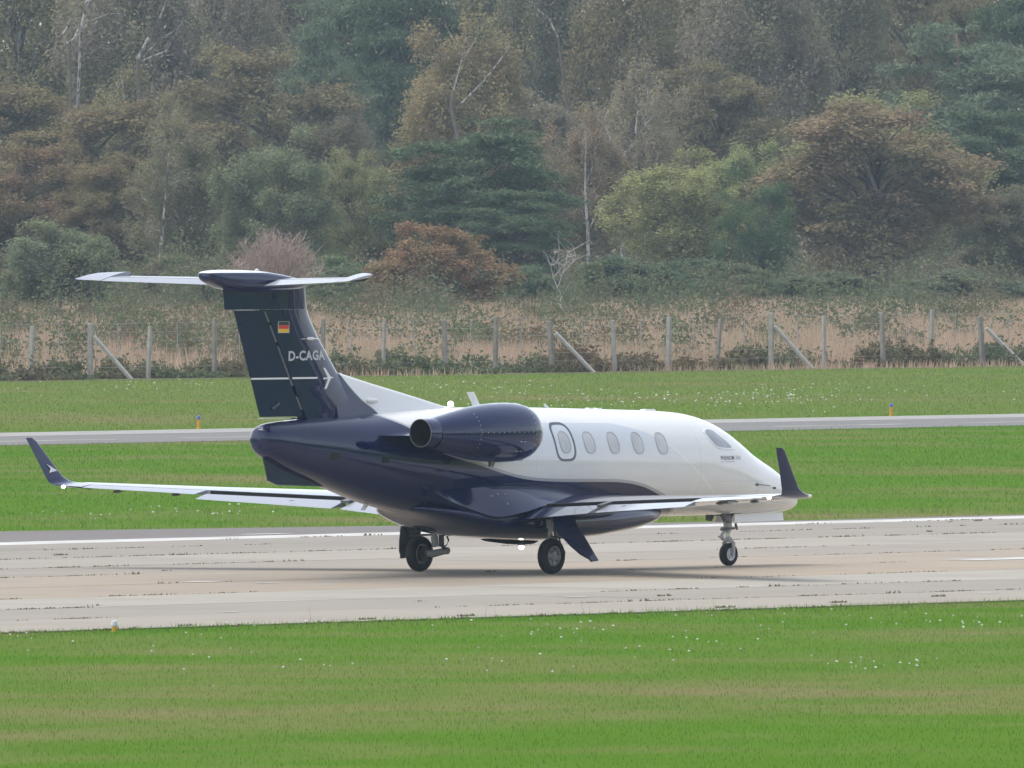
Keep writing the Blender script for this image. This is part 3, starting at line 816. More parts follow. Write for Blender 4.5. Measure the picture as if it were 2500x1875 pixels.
for sgn, nm in ((-1, 'starboard'), (1, 'port')):
    wing = wing_part('wing', [wsec(y) for y in (0.55, 0.8, 1.0, 1.3, 2.0, 2.75, 4.0, 5.36, 6.5, 7.65)], sgn, 0.0, HINGE, M['wing'], jet, 14, 0.012)
    # root fillet behind the spar
    wing_part('root_fillet', [wsec(0.6), wsec(0.95), wsec(1.18)], sgn, HINGE, 1.0, M['wing'], wing, 8, 0.012)
    fl = wing_part('flap', [wsec(1.22), wsec(2.0), wsec(2.68)], sgn, HINGE + 0.03, 1.0, M['wing'], wing, 8, 0.012, math.radians(7.5), 0.13)
    fl = wing_part('flap', [wsec(2.86), wsec(4.0), wsec(5.30)], sgn, HINGE + 0.03, 1.0, M['wing'], wing, 8, 0.012, math.radians(7.5), 0.13)
    for ya, yb in ((1.22, 2.68), (2.86, 5.30)):
        wing_part('flap_gap_shade', [tuple([*wsec(y)[:4], wsec(y)[4] * 0.97, *wsec(y)[5:]]) for y in (ya, (ya + yb) / 2, yb)], sgn, HINGE + 0.002, HINGE + 0.02, M['black'], wing, 4, 0.012)  # thin black strip standing in for the shade inside the flap gap
    wing_part('flap_bridge', [wsec(2.70), wsec(2.84)], sgn, HINGE, 0.93, M['strutdark'], wing, 6, 0.012)
    wing_part('aileron', [wsec(5.38), wsec(6.3), wsec(7.35)], sgn, HINGE, 1.0, M['wing'], wing, 8, 0.012, math.radians(2), 0.012)
    wing_part('wing_tip', [wsec(7.37), wsec(7.65)], sgn, HINGE, 1.0, M['wing'], wing, 8, 0.012)
    def cant(a): return (-math.sin(math.radians(a)), math.cos(math.radians(a)))
    wl = [(7.65, 1.395, -0.955, -1.93, 0.10, cant(0)), (7.78, 1.40, -1.06, -1.965, 0.10, cant(8)), (7.88, 1.42, -1.24, -1.99, 0.10, cant(30)), (7.935, 1.465, -1.44, -2.02, 0.095, cant(55)),
          (7.965, 1.54, -1.60, -2.06, 0.09, cant(71)), (8.035, 1.85, -1.88, -2.21, 0.085, cant(77)), (8.105, 2.16, -2.15, -2.38, 0.08, cant(77)), (8.12, 2.22, -2.25, -2.405, 0.06, cant(77))]
    wlo = wing_part('winglet', wl, sgn, 0.0, 1.0, M['navy'], wing, 12)
    # pale leading edge strip at the tip and pale arrow on the outer winglet face
    V, F = tube([(-0.96, sgn * 7.64, 1.395), (-1.065, sgn * 7.78, 1.40), (-1.25, sgn * 7.88, 1.42)], [0.028, 0.030, 0.022], 8); mk('leading_edge_strip', V, F, M['white'], wlo)
    lamp = mk('tip_lamp', *lathe([(0.03, 0.002), (0.02, 0.018), (0.0, 0.026), (-0.03, 0.025), (-0.05, 0.013), (-0.055, 0.002)], 12, (-1.97, sgn * 7.64, 1.385), 'x'), M['tiplamp'], wing)
    # arrow emblem on the inboard face of the winglet
    A = []
    for (f, x) in [(0.10, -1.76), (0.42, -2.02), (0.20, -1.93), (0.0, -1.99)]:
        yy = np.interp(f, [0, 1], [7.99, 8.06]); zz = 1.62 + f * 0.36
        A.append((x, sgn * (yy - 0.035), zz))
    mk('arrow_emblem', A, [(0, 1, 2), (0, 2, 3)] , M['decalwhite'], wlo, smooth=False)
    for fy in (3.1, 4.95, 5.9, 6.9):
        s = wsec(fy); xh = s[2] + (s[3] - s[2]) * HINGE; ln = 0.22 if fy < 5.2 else 0.13
        rings = [[(xh + dx * ln, sgn * (fy + 0.025 * math.cos(t) * r), s[1] - 0.055 + 0.03 * math.sin(t) * r) for t in np.linspace(0, 2 * math.pi, 9)[:-1]] for dx, r in [(0.9, 0.1), (0.4, 0.8), (-0.2, 1.0), (-0.8, 0.6), (-1.0, 0.1)]]
        mk('hinge_fairing', *loft(rings), M['strutdark'], wing)
    for fy, dz in ((3.6, 0.0), (7.2, 0.0), (6.6, 0.0)):
        s = wsec(fy)
        mk('static_wick', *tube([(s[3] + 0.02, sgn * fy, s[1] - 0.03), (s[3] - 0.10, sgn * fy, s[1] - 0.035)], 0.005, 5), M['darkmetal'], wing)

# wing root shoulder: sloping fairing between the flank and the wing
for sgn in (-1, 1):
    SX = [-2.40, -1.86, -1.40, -1.08, -0.5, 0.0, 0.8, 1.6, 2.2, 2.6]
    UZ = [1.43, 1.445, 1.455, 1.465, 1.48, 1.475, 1.44, 1.38, 1.30, 1.22]
    LY = [0.80, 0.90, 1.03, 1.15, 1.28, 1.32, 1.32, 1.24, 1.06, 0.86]
    LZ = [1.415, 1.20, 1.05, 0.97, 1.05, 1.15, 1.215, 1.215, 1.205, 1.20]
    f_u, f_y, f_z = pchip(SX, UZ), pchip(SX, LY), pchip(SX, LZ); rings = []
    for x in np.linspace(-2.40, 2.60, 46):
        zu, yl, zl = float(f_u(x)), float(f_y(x)), float(f_z(x)); yu = float(body_y(x, zu)) - 0.004; ring = []
        for t in np.linspace(0, 1, 8):
            sag = 0.05 * math.sin(math.pi * t) * min(1.0, abs(zu - zl))
            ring.append((x, sgn * (yu + (yl - yu) * t), zu + (zl - zu) * t - sag * 0.55))
        ring += [(x, sgn * (yl - 0.02), zl - 0.03), (x, sgn * 0.55, min(zl, zu) - 0.10), (x, sgn * 0.55, zu - 0.02)]
        rings.append(ring)
    wrf = mk('wing_root_fairing', *loft(rings), M['navy'], jet, 55)
    for (x, t) in [(-0.95, 0.30), (-0.78, 0.26), (-0.62, 0.30), (1.75, 0.45), (-0.72, 0.62)]:
        zu, yl, zl = float(f_u(x)), float(f_y(x)), float(f_z(x)); yu = float(body_y(x, zu))
        c = (x, sgn * (yu + (yl - yu) * t + 0.004), zu + (zl - zu) * t - 0.027 * math.sin(math.pi * t) * min(1.0, zu - zl) + 0.004)
        mk('fastener', *lathe([(0.010 * sgn, 0.003), (0.006 * sgn, 0.012), (-0.01 * sgn, 0.014)], 8, c, 'y', cap=True), M['decal'], wrf)

# ---- engines
for sgn in (-1, 1):
    ec = (0.0, sgn * 1.36, 2.39)
    prof = [(-3.10, 0.255), (-2.9, 0.295), (-2.6, 0.352), (-2.2, 0.425), (-1.8, 0.475), (-1.4, 0.498), (-1.1, 0.498), (-0.9, 0.485), (-0.75, 0.455), (-0.66, 0.415), (-0.62, 0.39)]
    nac = mk('engine_nacelle', *lathe(prof, 56, ec, 'x', sz=1.0), M['navy'], jet, 50)
    lip = [(-0.62, 0.39), (-0.585, 0.372), (-0.575, 0.352), (-0.585, 0.332), (-0.63, 0.315), (-0.80, 0.305)]
    mk('intake_lip', *lathe(lip, 56, ec, 'x'), M['metal'], nac, 60)
    mk('intake_duct', *lathe([(-0.80, 0.305), (-1.15, 0.30), (-1.15, 0.10), (-1.05, 0.06), (-0.95, 0.002)], 40, ec, 'x'), M['darkmetal'], nac)
    noz = mk('exhaust_nozzle', *lathe([(-3.08, 0.243), (-3.12, 0.250), (-3.38, 0.233), (-3.385, 0.225)], 48, (ec[0], ec[1], 2.405), 'x'), M['navy'], nac, 40)
    mk('exhaust_duct', *lathe([(-3.385, 0.225), (-3.30, 0.222), (-2.9, 0.215), (-2.7, 0.18), (-2.7, 0.002)], 48, (ec[0], ec[1], 2.405), 'x'), M['black'], noz, 40)
    mk('exhaust_rim', *lathe([(-3.372, 0.236), (-3.388, 0.236), (-3.388, 0.224), (-3.372, 0.224)], 48, (ec[0], ec[1], 2.405), 'x'), M['strutdark'], noz, 30)
    # pylon
    rings = []
    for y, x0, x1, th in [(0.45, -0.95, -3.55, 0.10), (0.75, -1.05, -3.50, 0.085), (1.05, -1.2, -3.25, 0.085)]:
        rings.append([(x0 + (x1 - x0) * s, sgn * y, 2.36 + h * (x0 - x1) * 0.9) for s, h in airfoil(0, 1, 12, th)])
    mk('engine_pylon', *loft(rings), M['navy'], nac, 40)
    # underside drain mast and scoop
    mk('drain_mast', *loft([[(-1.55, sgn * 1.36 + 0.03, 1.93), (-1.43, sgn * 1.36 + 0.03, 1.93), (-1.43, sgn * 1.36 - 0.03, 1.93), (-1.55, sgn * 1.36 - 0.03, 1.93)], [(-1.57, sgn * 1.36 + 0.02, 1.82), (-1.47, sgn * 1.36 + 0.02, 1.82), (-1.47, sgn * 1.36 - 0.02, 1.82), (-1.57, sgn * 1.36 - 0.02, 1.82)]]), M['strutdark'], nac)
    rings = [[(x, sgn * 1.40 + 0.09 * r * math.cos(t), 1.955 + 0.05 * r * math.sin(t)) for t in np.linspace(0, 2 * math.pi, 13)[:-1]] for x, r in [(-1.15, 0.1), (-1.0, 0.8), (-0.86, 1.0), (-0.80, 0.9)]]
    mk('nacelle_scoop', *loft(rings), M['strutdark'], nac)
    # fastener rows
    pr = pchip([p[0] for p in prof], [p[1] for p in prof]); parts = []
    def dot(x, ang):
        r = float(pr(x)) + 0.001; cy_, sz_ = math.cos(ang), math.sin(ang)
        o = Vector((x, ec[1] + r * cy_, ec[2] + r * sz_)); nrm = Vector((0, cy_, sz_)); u = Vector((1, 0, 0)); v = nrm.cross(u)
        parts.append(([tuple(o + nrm * 0.002 + (u * math.cos(a) + v * math.sin(a)) * 0.009) for a in np.linspace(0, 2 * math.pi, 7)[:-1]], [(0, 1, 2, 3, 4, 5)]))
    base = math.pi if sgn < 0 else 0.0
    for i in range(12): dot(-2.25 + i * 0.125, base + (0.02 * sgn))
    for i in range(9):
        a = base - sgn * (-0.9 + i * 0.19) * 1.0
        dot(-2.28, a); dot(-0.90, a)
    mk('fastener_row', *join(*parts), M['decal'], nac, smooth=False)['kind'] = 'stuff'
    for (x, dz) in [(-1.32, -0.15), (-1.22, -0.15), (-1.34, -0.31), (-1.24, -0.31)]:
        yy = sgn * (1.36 + math.sqrt(0.497**2 - dz**2) + 0.002)
        mk('latch', *box(x, x + 0.045, min(yy, yy - sgn * 0.01), max(yy, yy - sgn * 0.01), 2.39 + dz - 0.006, 2.39 + dz + 0.006), M['decal'], nac, smooth=False)

# ---- fin, rudder, T-tail
LEz = pchip([2.55, 2.80, 2.93, 3.17, 3.43, 3.75, 4.08, 4.48, 4.80, 4.90], [-2.95, -3.15, -3.36, -3.68, -3.95, -4.22, -4.49, -4.72, -4.76, -4.77])
HGz = lambda z: float(np.interp(z, [2.55, 4.80], [-4.93 + (2.77 - 2.55) * 0.567, -5.9 - 0.32 * 0.567]))
TEz = lambda z: float(np.interp(z, [2.60, 4.47], [-5.90, -6.61]))
def fin_ring(z, xf, xb, full_t, n=14):
    xl, xt = float(LEz(z)), TEz(z); ch = xl - xt; t = full_t / ch; ring = []
    s0, s1 = max(0.0, (xl - xf) / ch), (xl - xb) / ch
    return [(xl - s * ch, h * ch, z) for s, h in airfoil(s0, s1, n, t)]
def fin_t(z): return float(np.interp(z, [2.5, 3.2, 4.8], [0.30, 0.235, 0.20]))
def fin_half(x, z):
    xl, xt = float(LEz(z)), TEz(z); ch = xl - xt; return yt((xl - x) / ch, fin_t(z) / ch) * ch
zz = list(np.linspace(2.50, 4.47, 24))
fin = mk('vertical_fin', *loft([fin_ring(z, 99, HGz(z) + 0.035, fin_t(z)) for z in zz]), M['navy'], jet, 40)
rud = mk('rudder', *loft([fin_ring(z, HGz(z) - 0.035, TEz(z) + 0.004, fin_t(z)) for z in np.linspace(2.69, 4.455, 12)]), M['navy'], fin, 40)
# hinge seal showing in the gap
for za, zb_ in ((2.80, 3.02), (3.20, 3.86), (3.93, 4.21), (4.26, 4.44)):
    ring = lambda z: [(HGz(z) + 0.028, -0.9 * fin_half(HGz(z), z), z), (HGz(z) - 0.024, -0.9 * fin_half(HGz(z), z), z), (HGz(z) - 0.024, 0.9 * fin_half(HGz(z), z), z), (HGz(z) + 0.028, 0.9 * fin_half(HGz(z), z), z)]
    mk('hinge_seal', *loft([ring(za), ring(zb_)]), M['strutdark'], rud, smooth=False)
# upper fin block under the stabilizer
def cap_ring(z):
    xl, xt = float(LEz(z)), float(np.interp(z, [4.475, 4.80], [-6.84, -6.88])); ch = xl - xt
    return [(xl - s * ch, h * ch, z) for s, h in airfoil(0, 1, 16, 0.20 / ch)]
mk('fin_cap', *loft([cap_ring(z) for z in (4.475, 4.55, 4.65, 4.74, 4.82)]), M['navy'], fin, 40)
mk('cap_seam', *box(-6.5, -6.16, -0.055, 0.055, 4.462, 4.472), M['decal'], fin, smooth=False)
mk('rudder_seam', *box(-5.85, -5.25, -0.10, 0.10, 2.655, 2.668), M['decal'], fin, smooth=False)
# trim tab horn
mk('tab_horn', *join(tube([(-5.62, -0.045, 2.84), (-5.52, -0.085, 2.91)], [0.012, 0.02], 8), tube([(-5.66, -0.06, 2.83), (-5.62, -0.06, 2.84)], 0.022, 8)), M['strutdark'], rud)
# dorsal fin
def dz_top(x): return float(np.interp(x, [-3.95, -3.04, -2.01, -1.09, -0.7], [3.42, 3.22, 3.01, 2.815, 2.74]))
rings = []
for x in np.linspace(-4.1, -0.75, 26):
    top = dz_top(x); b = 2.50; w = float(np.interp(x, [-4.1, -2.5, -0.75], [0.10, 0.09, 0.03]))
    rings.append([(x, w * 2.2, b), (x, w * 1.15, b + (top - b) * 0.5), (x, w * 0.6, top - 0.05), (x, w * 0.3, top - 0.008), (x, 0, top), (x, -w * 0.3, top - 0.008), (x, -w * 0.6, top - 0.05), (x, -w * 1.15, b + (top - b) * 0.5), (x, -w * 2.2, b)])
dorsal = mk('dorsal_fin', *loft(rings), M['dorsal'], jet, 45)
for sgn in (-1, 1):
    mk('dorsal_inlet', *lathe([(0.0, 0.002), (-0.01, 0.03), (-0.16, 0.045), (-0.26, 0.035), (-0.28, 0.005)], 12, (-3.0, sgn * 0.125, 2.93), 'x', sx=0.6, sz=1.0), M['white'], dorsal)

# tail bullet
bx = [-7.36, -7.34, -7.28, -7.0, -6.5, -6.0, -5.5, -5.1, -4.85, -4.72]
bt = [5.085, 5.105, 5.12, 5.135, 5.13, 5.11, 5.06, 5.00, 4.95, 4.90]
bb = [4.99, 4.96, 4.925, 4.83, 4.76, 4.75, 4.76, 4.78, 4.81, 4.86]
bw = [0.11, 0.15, 0.175, 0.20, 0.215, 0.215, 0.19, 0.14, 0.08, 0.02]
f1, f2, f3 = pchip(bx, bt), pchip(bx, bb), pchip(bx, bw); rings = []
for x in list(np.linspace(-7.36, -7.2, 7)) + list(np.linspace(-7.1, -4.72, 26)):
    t, b, w = f1(x), f2(x), f3(x); zc = (t + b) / 2 + 0.03
    rings.append([(x, w * math.copysign(abs(math.cos(a)) ** 0.8, math.cos(a)), zc + ((t - zc) if math.sin(a) > 0 else (zc - b)) * math.copysign(abs(math.sin(a)) ** 0.8, math.sin(a))) for a in np.linspace(0, 2 * math.pi, 29)[:-1]])
bullet = mk('tail_bullet', *loft(rings), M['bullet'], jet, 50)
mk('beacon_cover', *lathe([(0.0, 0.04), (0.03, 0.035), (0.045, 0.02), (0.05, 0.002)], 12, (-6.0, 0, 5.10), 'z'), M['lightwhite'], bullet)

TS = [(0.12, 4.925, -4.86, -6.10, 0.10), (2.52, 4.985, -6.20, -7.02, 0.095)]
TTIP = [(2.54, 4.986, -6.21, -7.025, 0.095), (2.80, 4.992, -6.40, -7.11, 0.09), (2.92, 4.995, -6.52, -7.15, 0.08), (2.97, 4.996, -6.70, -7.18, 0.05)]
for sgn in (-1, 1):
    st = wing_part('horizontal_stabilizer', TS, sgn, 0.0, 0.68, M['tailgrey'], jet, 12)
    dr = math.radians(9)
    wing_part('elevator', [(0.30, 4.93, -4.96, -6.17, 0.10)] + TS[1:], sgn, 0.695, 1.0, M['tailgrey'], st, 8, 0.0, dr, 0.01)
    # horn balance: the tip piece turns with the elevator, its nose rises
    rings = []
    for s in TTIP:
        ring = section_ring(s, sgn, 0.0, 1.0, 12, 0.0); hx = s[2] + (s[3] - s[2]) * 0.69; out = []
        for (x, y, z) in ring:
            dx, dzv = x - hx, z - s[1]
            out.append((hx + dx * math.cos(dr) - dzv * math.sin(dr), y, s[1] + dx * math.sin(dr) + dzv * math.cos(dr)))
        rings.append(out)
    mk('elevator_horn', *loft(rings), M['tailgrey'], st, 40)
    mk('stabilizer_end_rib', *loft([section_ring((2.515, 4.985, -6.20, -7.02, 0.10), sgn, 0, 0.68, 10, 0), section_ring((2.533, 4.985, -6.20, -7.02, 0.095), sgn, 0, 0.68, 10, 0)]), M['darkmetal'], st)
    for y in (2.4, 2.75):
        mk('static_wick', *tube([(-7.05, sgn * y, 4.93), (-7.17, sgn * y, 4.925)], 0.004, 5), M['darkmetal'], st)

# ventral fin
mk('ventral_fin', *loft([[(x0, 0.012, z0), (x1, 0.02, z1), (x1, -0.02, z1), (x0, -0.012, z0)] for (x0, z0, x1, z1) in
    [(-5.86, 2.05, -3.9, 1.75), (-5.72, 1.63, -4.02, 1.52), (-5.50, 1.555, -4.05, 1.50)]]), M['navy'], jet, 30)

# ---- fin markings
def fin_pt(x, z, off=0.005): return (x, -(fin_half(x, z) + off), z)
def fin_quad(name, x0, x1, z0, z1, mat, parent, n=14, off=0.005, slant=0.0):
    V = []; F = []
    for i in range(n + 1):
        x = x0 + (x1 - x0) * i / n
        V += [fin_pt(x + 0, z0 + slant * i / n, off), fin_pt(x, z1 + slant * i / n, off)]
    F = [(2 * i, 2 * i + 2, 2 * i + 3, 2 * i + 1) for i in range(n)]
    return mk(name, V, F, mat, parent, smooth=False)
flag = fin_quad('national_flag', -5.57, -5.29, 4.08, 4.272, M['decal'], fin, 4, 0.004)
for c, z0 in (('flagblack', 4.209), ('flagred', 4.149), ('flaggold', 4.089)):
    fin_quad('flag_stripe', -5.555, -5.305, z0, z0 + 0.057, M[c], flag, 4, 0.007)
V, F = text_mesh('D-CAGA', 0.032, 1.08)
mk('registration', [fin_pt(-5.30 + u * 0.95, 3.612 + v * 0.168 + 0.012 * u) for u, v, _ in V], F, M['decal'], fin, smooth=False)
fin_quad('pale_stripe', HGz(3.32) + 0.045, -4.57, 3.312, 3.342, M['decalwhite'], fin)
fin_quad('pale_stripe', TEz(3.32) + 0.01, HGz(3.32) - 0.045, 3.310, 3.340, M['decalwhite'], rud)
bird = [(-4.42, 3.325), (-4.30, 3.332), (-4.415, 3.49), (-4.365, 3.495), (-4.21, 3.345), (-4.12, 3.33), (-4.21, 3.312), (-4.345, 3.14), (-4.40, 3.14), (-4.295, 3.308), (-4.42, 3.302)]
mk('bird_emblem', [fin_pt(x, z) for x, z in bird], [(0, 1, 9, 10), (1, 2, 3, 4), (1, 4, 6, 9), (4, 5, 6), (9, 6, 7, 8)], M['decalwhite'], fin, smooth=False)
for sgn in (-1, 1):
    y = sgn * (fin_half(-4.7, 3.98) + 0.03)
    mk('fin_probe', *join(lathe([(-0.10, 0.004), (-0.07, 0.028), (0.05, 0.030), (0.10, 0.012), (0.22, 0.008), (0.23, 0.001)], 10, (-4.76, y, 3.98), 'x'), tube([(-5.0, y, 3.975), (-4.85, y, 3.98)], 0.006, 5)), M['white'], fin)

# ---- lit lamps
def bulb(name, c, r, mat, parent):
    prof = [(r * math.sin(a), max(r * math.cos(a), 0.0005)) for a in np.linspace(-math.pi / 2, math.pi / 2, 9)]
    return mk(name, *lathe(prof, 14, c, 'z'), mat, parent)
top = mk('beacon_base', *lathe([(-0.04, 0.075), (0.0, 0.07), (0.02, 0.055)], 14, (-0.92, 0, 2.80), 'z', cap=True), M['white'], fus)
bulb('beacon_lamp', (-0.92, 0, 2.85), 0.05, M['lamp'], top)
bot = mk('beacon_base', *lathe([(0.03, 0.07), (0.0, 0.065), (-0.015, 0.05)], 14, (0.97, 0, 0.46), 'z', cap=True), M['black'], belly)
bulb('beacon_lamp', (0.97, 0, 0.415), 0.045, M['lamp'], bot)

# ---- landing gear
def wheel(parent, c, R, hw, rimr, rim_mat, side_out):
    p = []
    for a in np.linspace(-math.pi * 0.5, math.pi * 1.5, 25)[:-1]:
        ca, sa = math.cos(a), math.sin(a)
        mid = (R + rimr) / 2; hr = (R - rimr) / 2
        p.append((hw * math.copysign(abs(ca) ** 0.7, ca), mid + hr * math.copysign(abs(sa) ** 0.75, sa)))
    p.append(p[0])
    ty = mk('tyre', *lathe(p, 40, c, 'y'), M['tyre'], parent, 50)
    rp = [(-hw * 0.80, rimr + 0.006), (-hw * 0.86, rimr - 0.012), (-hw * 0.55, rimr - 0.025), (-hw * 0.45, rimr * 0.55), (-hw * 0.75, rimr * 0.45), (-hw * 0.80, rimr * 0.25), (-hw * 0.80, 0.001)]
    rm = mk('wheel_rim', *join(lathe(rp, 32, c, 'y'), lathe([(-a, r) for a, r in rp], 32, c, 'y')), rim_mat, parent, 30)
    for sd in (-1, 1):
        for i in range(6):
            t = i * math.pi / 3 + 0.3; rr_ = rimr * 0.70
            mk('rim_hole', *lathe([(sd * hw * 0.50, rimr * 0.11), (sd * hw * 0.56, rimr * 0.11), (sd * hw * 0.56, 0.001)], 8, (c[0] + rr_ * math.cos(t), c[1], c[2] + rr_ * math.sin(t)), 'y'), M['black'], parent)
    return ty
for sgn in (-1, 1):
    wy = sgn * 1.43
    st = mk('main_landing_gear', *join(tube([(0.13, sgn * 1.27, 1.05), (0.165, sgn * 1.27, 0.78), (0.165, sgn * 1.27, 0.76)], [0.06, 0.06, 0.04], 14),
            tube([(0.165, sgn * 1.27, 0.80), (0.20, sgn * 1.27, 0.60)], 0.045, 12), tube([(0.20, sgn * 1.27, 0.60), (0.23, sgn * 1.27, 0.42)], 0.062, 14)), M['strut'], jet)
    mk('oleo_piston', *tube([(0.175, sgn * 1.27, 0.70), (0.19, sgn * 1.27, 0.63)], 0.050, 12), M['chrome'], st)
    mk('trailing_link', *join(tube([(0.50, sgn * 1.25, 0.345), (0.20, sgn * 1.28, 0.30), (0.0, sgn * 1.30, 0.30)], [0.055, 0.065, 0.05], 12), tube([(0.53, sgn * 1.25, 0.345), (0.49, sgn * 1.25, 0.345)], 0.062, 12)), M['strut'], st)
    mk('side_brace', *join(tube([(0.30, sgn * 1.22, 1.0), (0.36, sgn * 1.24, 0.42)], [0.055, 0.045], 10), tube([(0.42, sgn * 1.25, 0.42), (0.46, sgn * 1.25, 0.33)], 0.04, 8)), M['strutdark'], st)
    mk('axle', *tube([(0, sgn * 1.26, 0.30), (0, sgn * 1.46, 0.30)], 0.04, 12), M['strutdark'], st)
    mk('brake', *lathe([(-0.05, 0.001), (-0.05, 0.125), (0.03, 0.135), (0.03, 0.001)], 20, (0, sgn * 1.36, 0.30), 'y'), M['darkmetal'], st)
    for i in range(2):
        mk('brake_hose', *tube([(0.34, sgn * 1.24, 0.66 - 0.04 * i), (0.46 + 0.02 * i, sgn * 1.22, 0.60), (0.50 + 0.02 * i, sgn * 1.21, 0.52), (0.47, sgn * 1.22, 0.44), (0.40, sgn * 1.25, 0.40)], 0.009, 6), M['tyre'], st)
    wheel(st, (0, wy, 0.30), 0.30, 0.088, 0.165, M['rim'], sgn)
    dp = [(-0.22, sgn * 1.62, 0.98), (0.40, sgn * 1.62, 0.98), (0.37, sgn * 1.67, 0.84), (0.44, sgn * 1.80, 0.62), (0.46, sgn * 2.08, 0.23), (0.28, sgn * 2.09, 0.215), (0.25, sgn * 2.06, 0.26), (0.12, sgn * 1.98, 0.34), (-0.02, sgn * 1.86, 0.50), (-0.16, sgn * 1.72, 0.72)]
    V = [p for p in dp] + [(p[0], p[1] - sgn * 0.03, p[2] - 0.012) for p in dp]; n = len(dp)
    F = [tuple(range(n)), tuple(range(2 * n - 1, n - 1, -1))] + [(i, n + i, n + (i + 1) % n, (i + 1) % n) for i in range(n)]
    mk('gear_door', V, F, M['navy'], st, 20)
    mk('door_link', *tube([(0.15, sgn * 1.30, 0.62), (0.18, sgn * 1.80, 0.60)], 0.018, 8), M['strutdark'], st)
    # wheel well mouth
    mk('wheel_well', *box(-0.28, 0.42, min(sgn * 0.98, sgn * 1.60), max(sgn * 0.98, sgn * 1.60), 0.92, 1.0), M['black'], st, smooth=False)

ng = mk('nose_landing_gear', *join(tube([(6.60, 0, 1.0), (6.585, 0, 0.72)], [0.065, 0.06], 14), tube([(6.585, 0, 0.74), (6.59, 0, 0.60)], 0.075, 14), tube([(6.59, 0, 0.60), (6.59, 0, 0.44)], 0.045, 12)), M['strut'], jet)
mk('oleo_piston', *tube([(6.59, 0, 0.56), (6.59, 0, 0.50)], 0.048, 12), M['chrome'], ng)
mk('torque_link', *join(tube([(6.50, 0, 0.60), (6.40, 0, 0.50)], 0.028, 8), tube([(6.40, 0, 0.50), (6.52, 0, 0.43)], 0.03, 8), tube([(6.40, -0.05, 0.50), (6.40, 0.05, 0.50)], 0.018, 8)), M['strut'], ng)
mk('nose_fork', *join(tube([(6.59, 0, 0.47), (6.60, -0.05, 0.435), (6.615, -0.105, 0.39), (6.615, -0.105, 0.20)], [0.05, 0.045, 0.034, 0.03], 10), tube([(6.59, 0, 0.47), (6.60, 0.05, 0.435), (6.615, 0.105, 0.39), (6.615, 0.105, 0.20)], [0.05, 0.045, 0.034, 0.03], 10), tube([(6.61, -0.125, 0.20), (6.61, 0.125, 0.20)], 0.03, 10)), M['strut'], ng)
mk('steering_collar', *join(box(6.51, 6.68, -0.09, 0.09, 0.62, 0.66), tube([(6.68, -0.10, 0.72), (6.72, -0.10, 0.62)], 0.022, 8), tube([(6.68, 0.08, 0.70), (6.72, 0.08, 0.60)], 0.022, 8), box(6.42, 6.50, -0.03, 0.03, 0.60, 0.64)), M['strutdark'], ng, 30)
mk('drag_brace', *join(tube([(6.45, 0.08, 0.96), (6.56, 0.03, 0.74)], 0.03, 8), tube([(6.45, -0.08, 0.96), (6.56, -0.03, 0.74)], 0.03, 8), tube([(6.72, 0.0, 0.95), (6.62, 0, 0.75)], 0.035, 8)), M['strutdark'], ng)
wheel(ng, (6.61, 0, 0.195), 0.195, 0.072, 0.105, M['rimwhite'], -1)
mk('nose_gear_well', *box(6.30, 6.80, -0.16, 0.16, 0.862, 0.872), M['black'], ng, smooth=False)
for sgn in (-1, 1):
    d = mk('nose_gear_door', *plate([(6.52, sgn * 0.19, 0.885), (7.86, sgn * 0.19, 0.895), (7.84, sgn * 0.225, 0.76), (6.50, sgn * 0.225, 0.745)], 0.018), M['white'], ng, smooth=False)
    mk('rear_gear_door', *plate([(6.20, sgn * 0.17, 0.885), (6.44, sgn * 0.17, 0.885), (6.42, sgn * 0.22, 0.76), (6.26, sgn * 0.22, 0.78)], 0.015), M['strutdark'], ng, smooth=False)

# ------------------------------------------------------------------ airfield lamps
def edge_lamp(name, loc, label, lens, body_h, r):
    t = empty(name, loc)
    tag(t, label, 'airfield lamp')
    mk('lamp_body', *lathe([(-0.03, r * 1.25), (0.02, r * 1.25), (0.03, r * 0.9), (body_h, r * 0.9), (body_h + 0.01, r * 1.15)], 14, (0, 0, 0), 'z', cap=True), M['lightorange'], t)
    h = r * 2.4
    mk('lamp_lens', *lathe([(body_h + 0.01, r * 1.1), (body_h + h * 0.5, r * 1.15), (body_h + h * 0.85, r * 0.8), (body_h + h, r * 0.05)], 14, (0, 0, 0), 'z', cap=True), lens, t)
    return t
def ground_px(px, py):
    return ground_at(px, FPX * CAMH / (py - HORIZON))
p = ground_px(1925 * 1.1302, 897 * 1.1302)
edge_lamp('taxiway_lamp', (p[0], 105.5, -0.02), 'blue-topped amber taxiway lamp at the far taxiway edge, right of the jet', M['lightblue'], 0.24, 0.045)
p = ground_px(443 * 1.1302, 925 * 1.1302)
edge_lamp('taxiway_lamp', (p[0], 105.5, -0.02), 'blue-topped amber taxiway lamp at the far taxiway edge, left of the tail', M['lightblue'], 0.24, 0.045)
edge_lamp('runway_edge_lamp', (-31.6, -18.6, -0.04), 'low amber and clear runway lamp at the near grass edge', M['lightwhite'], 0.085, 0.045)

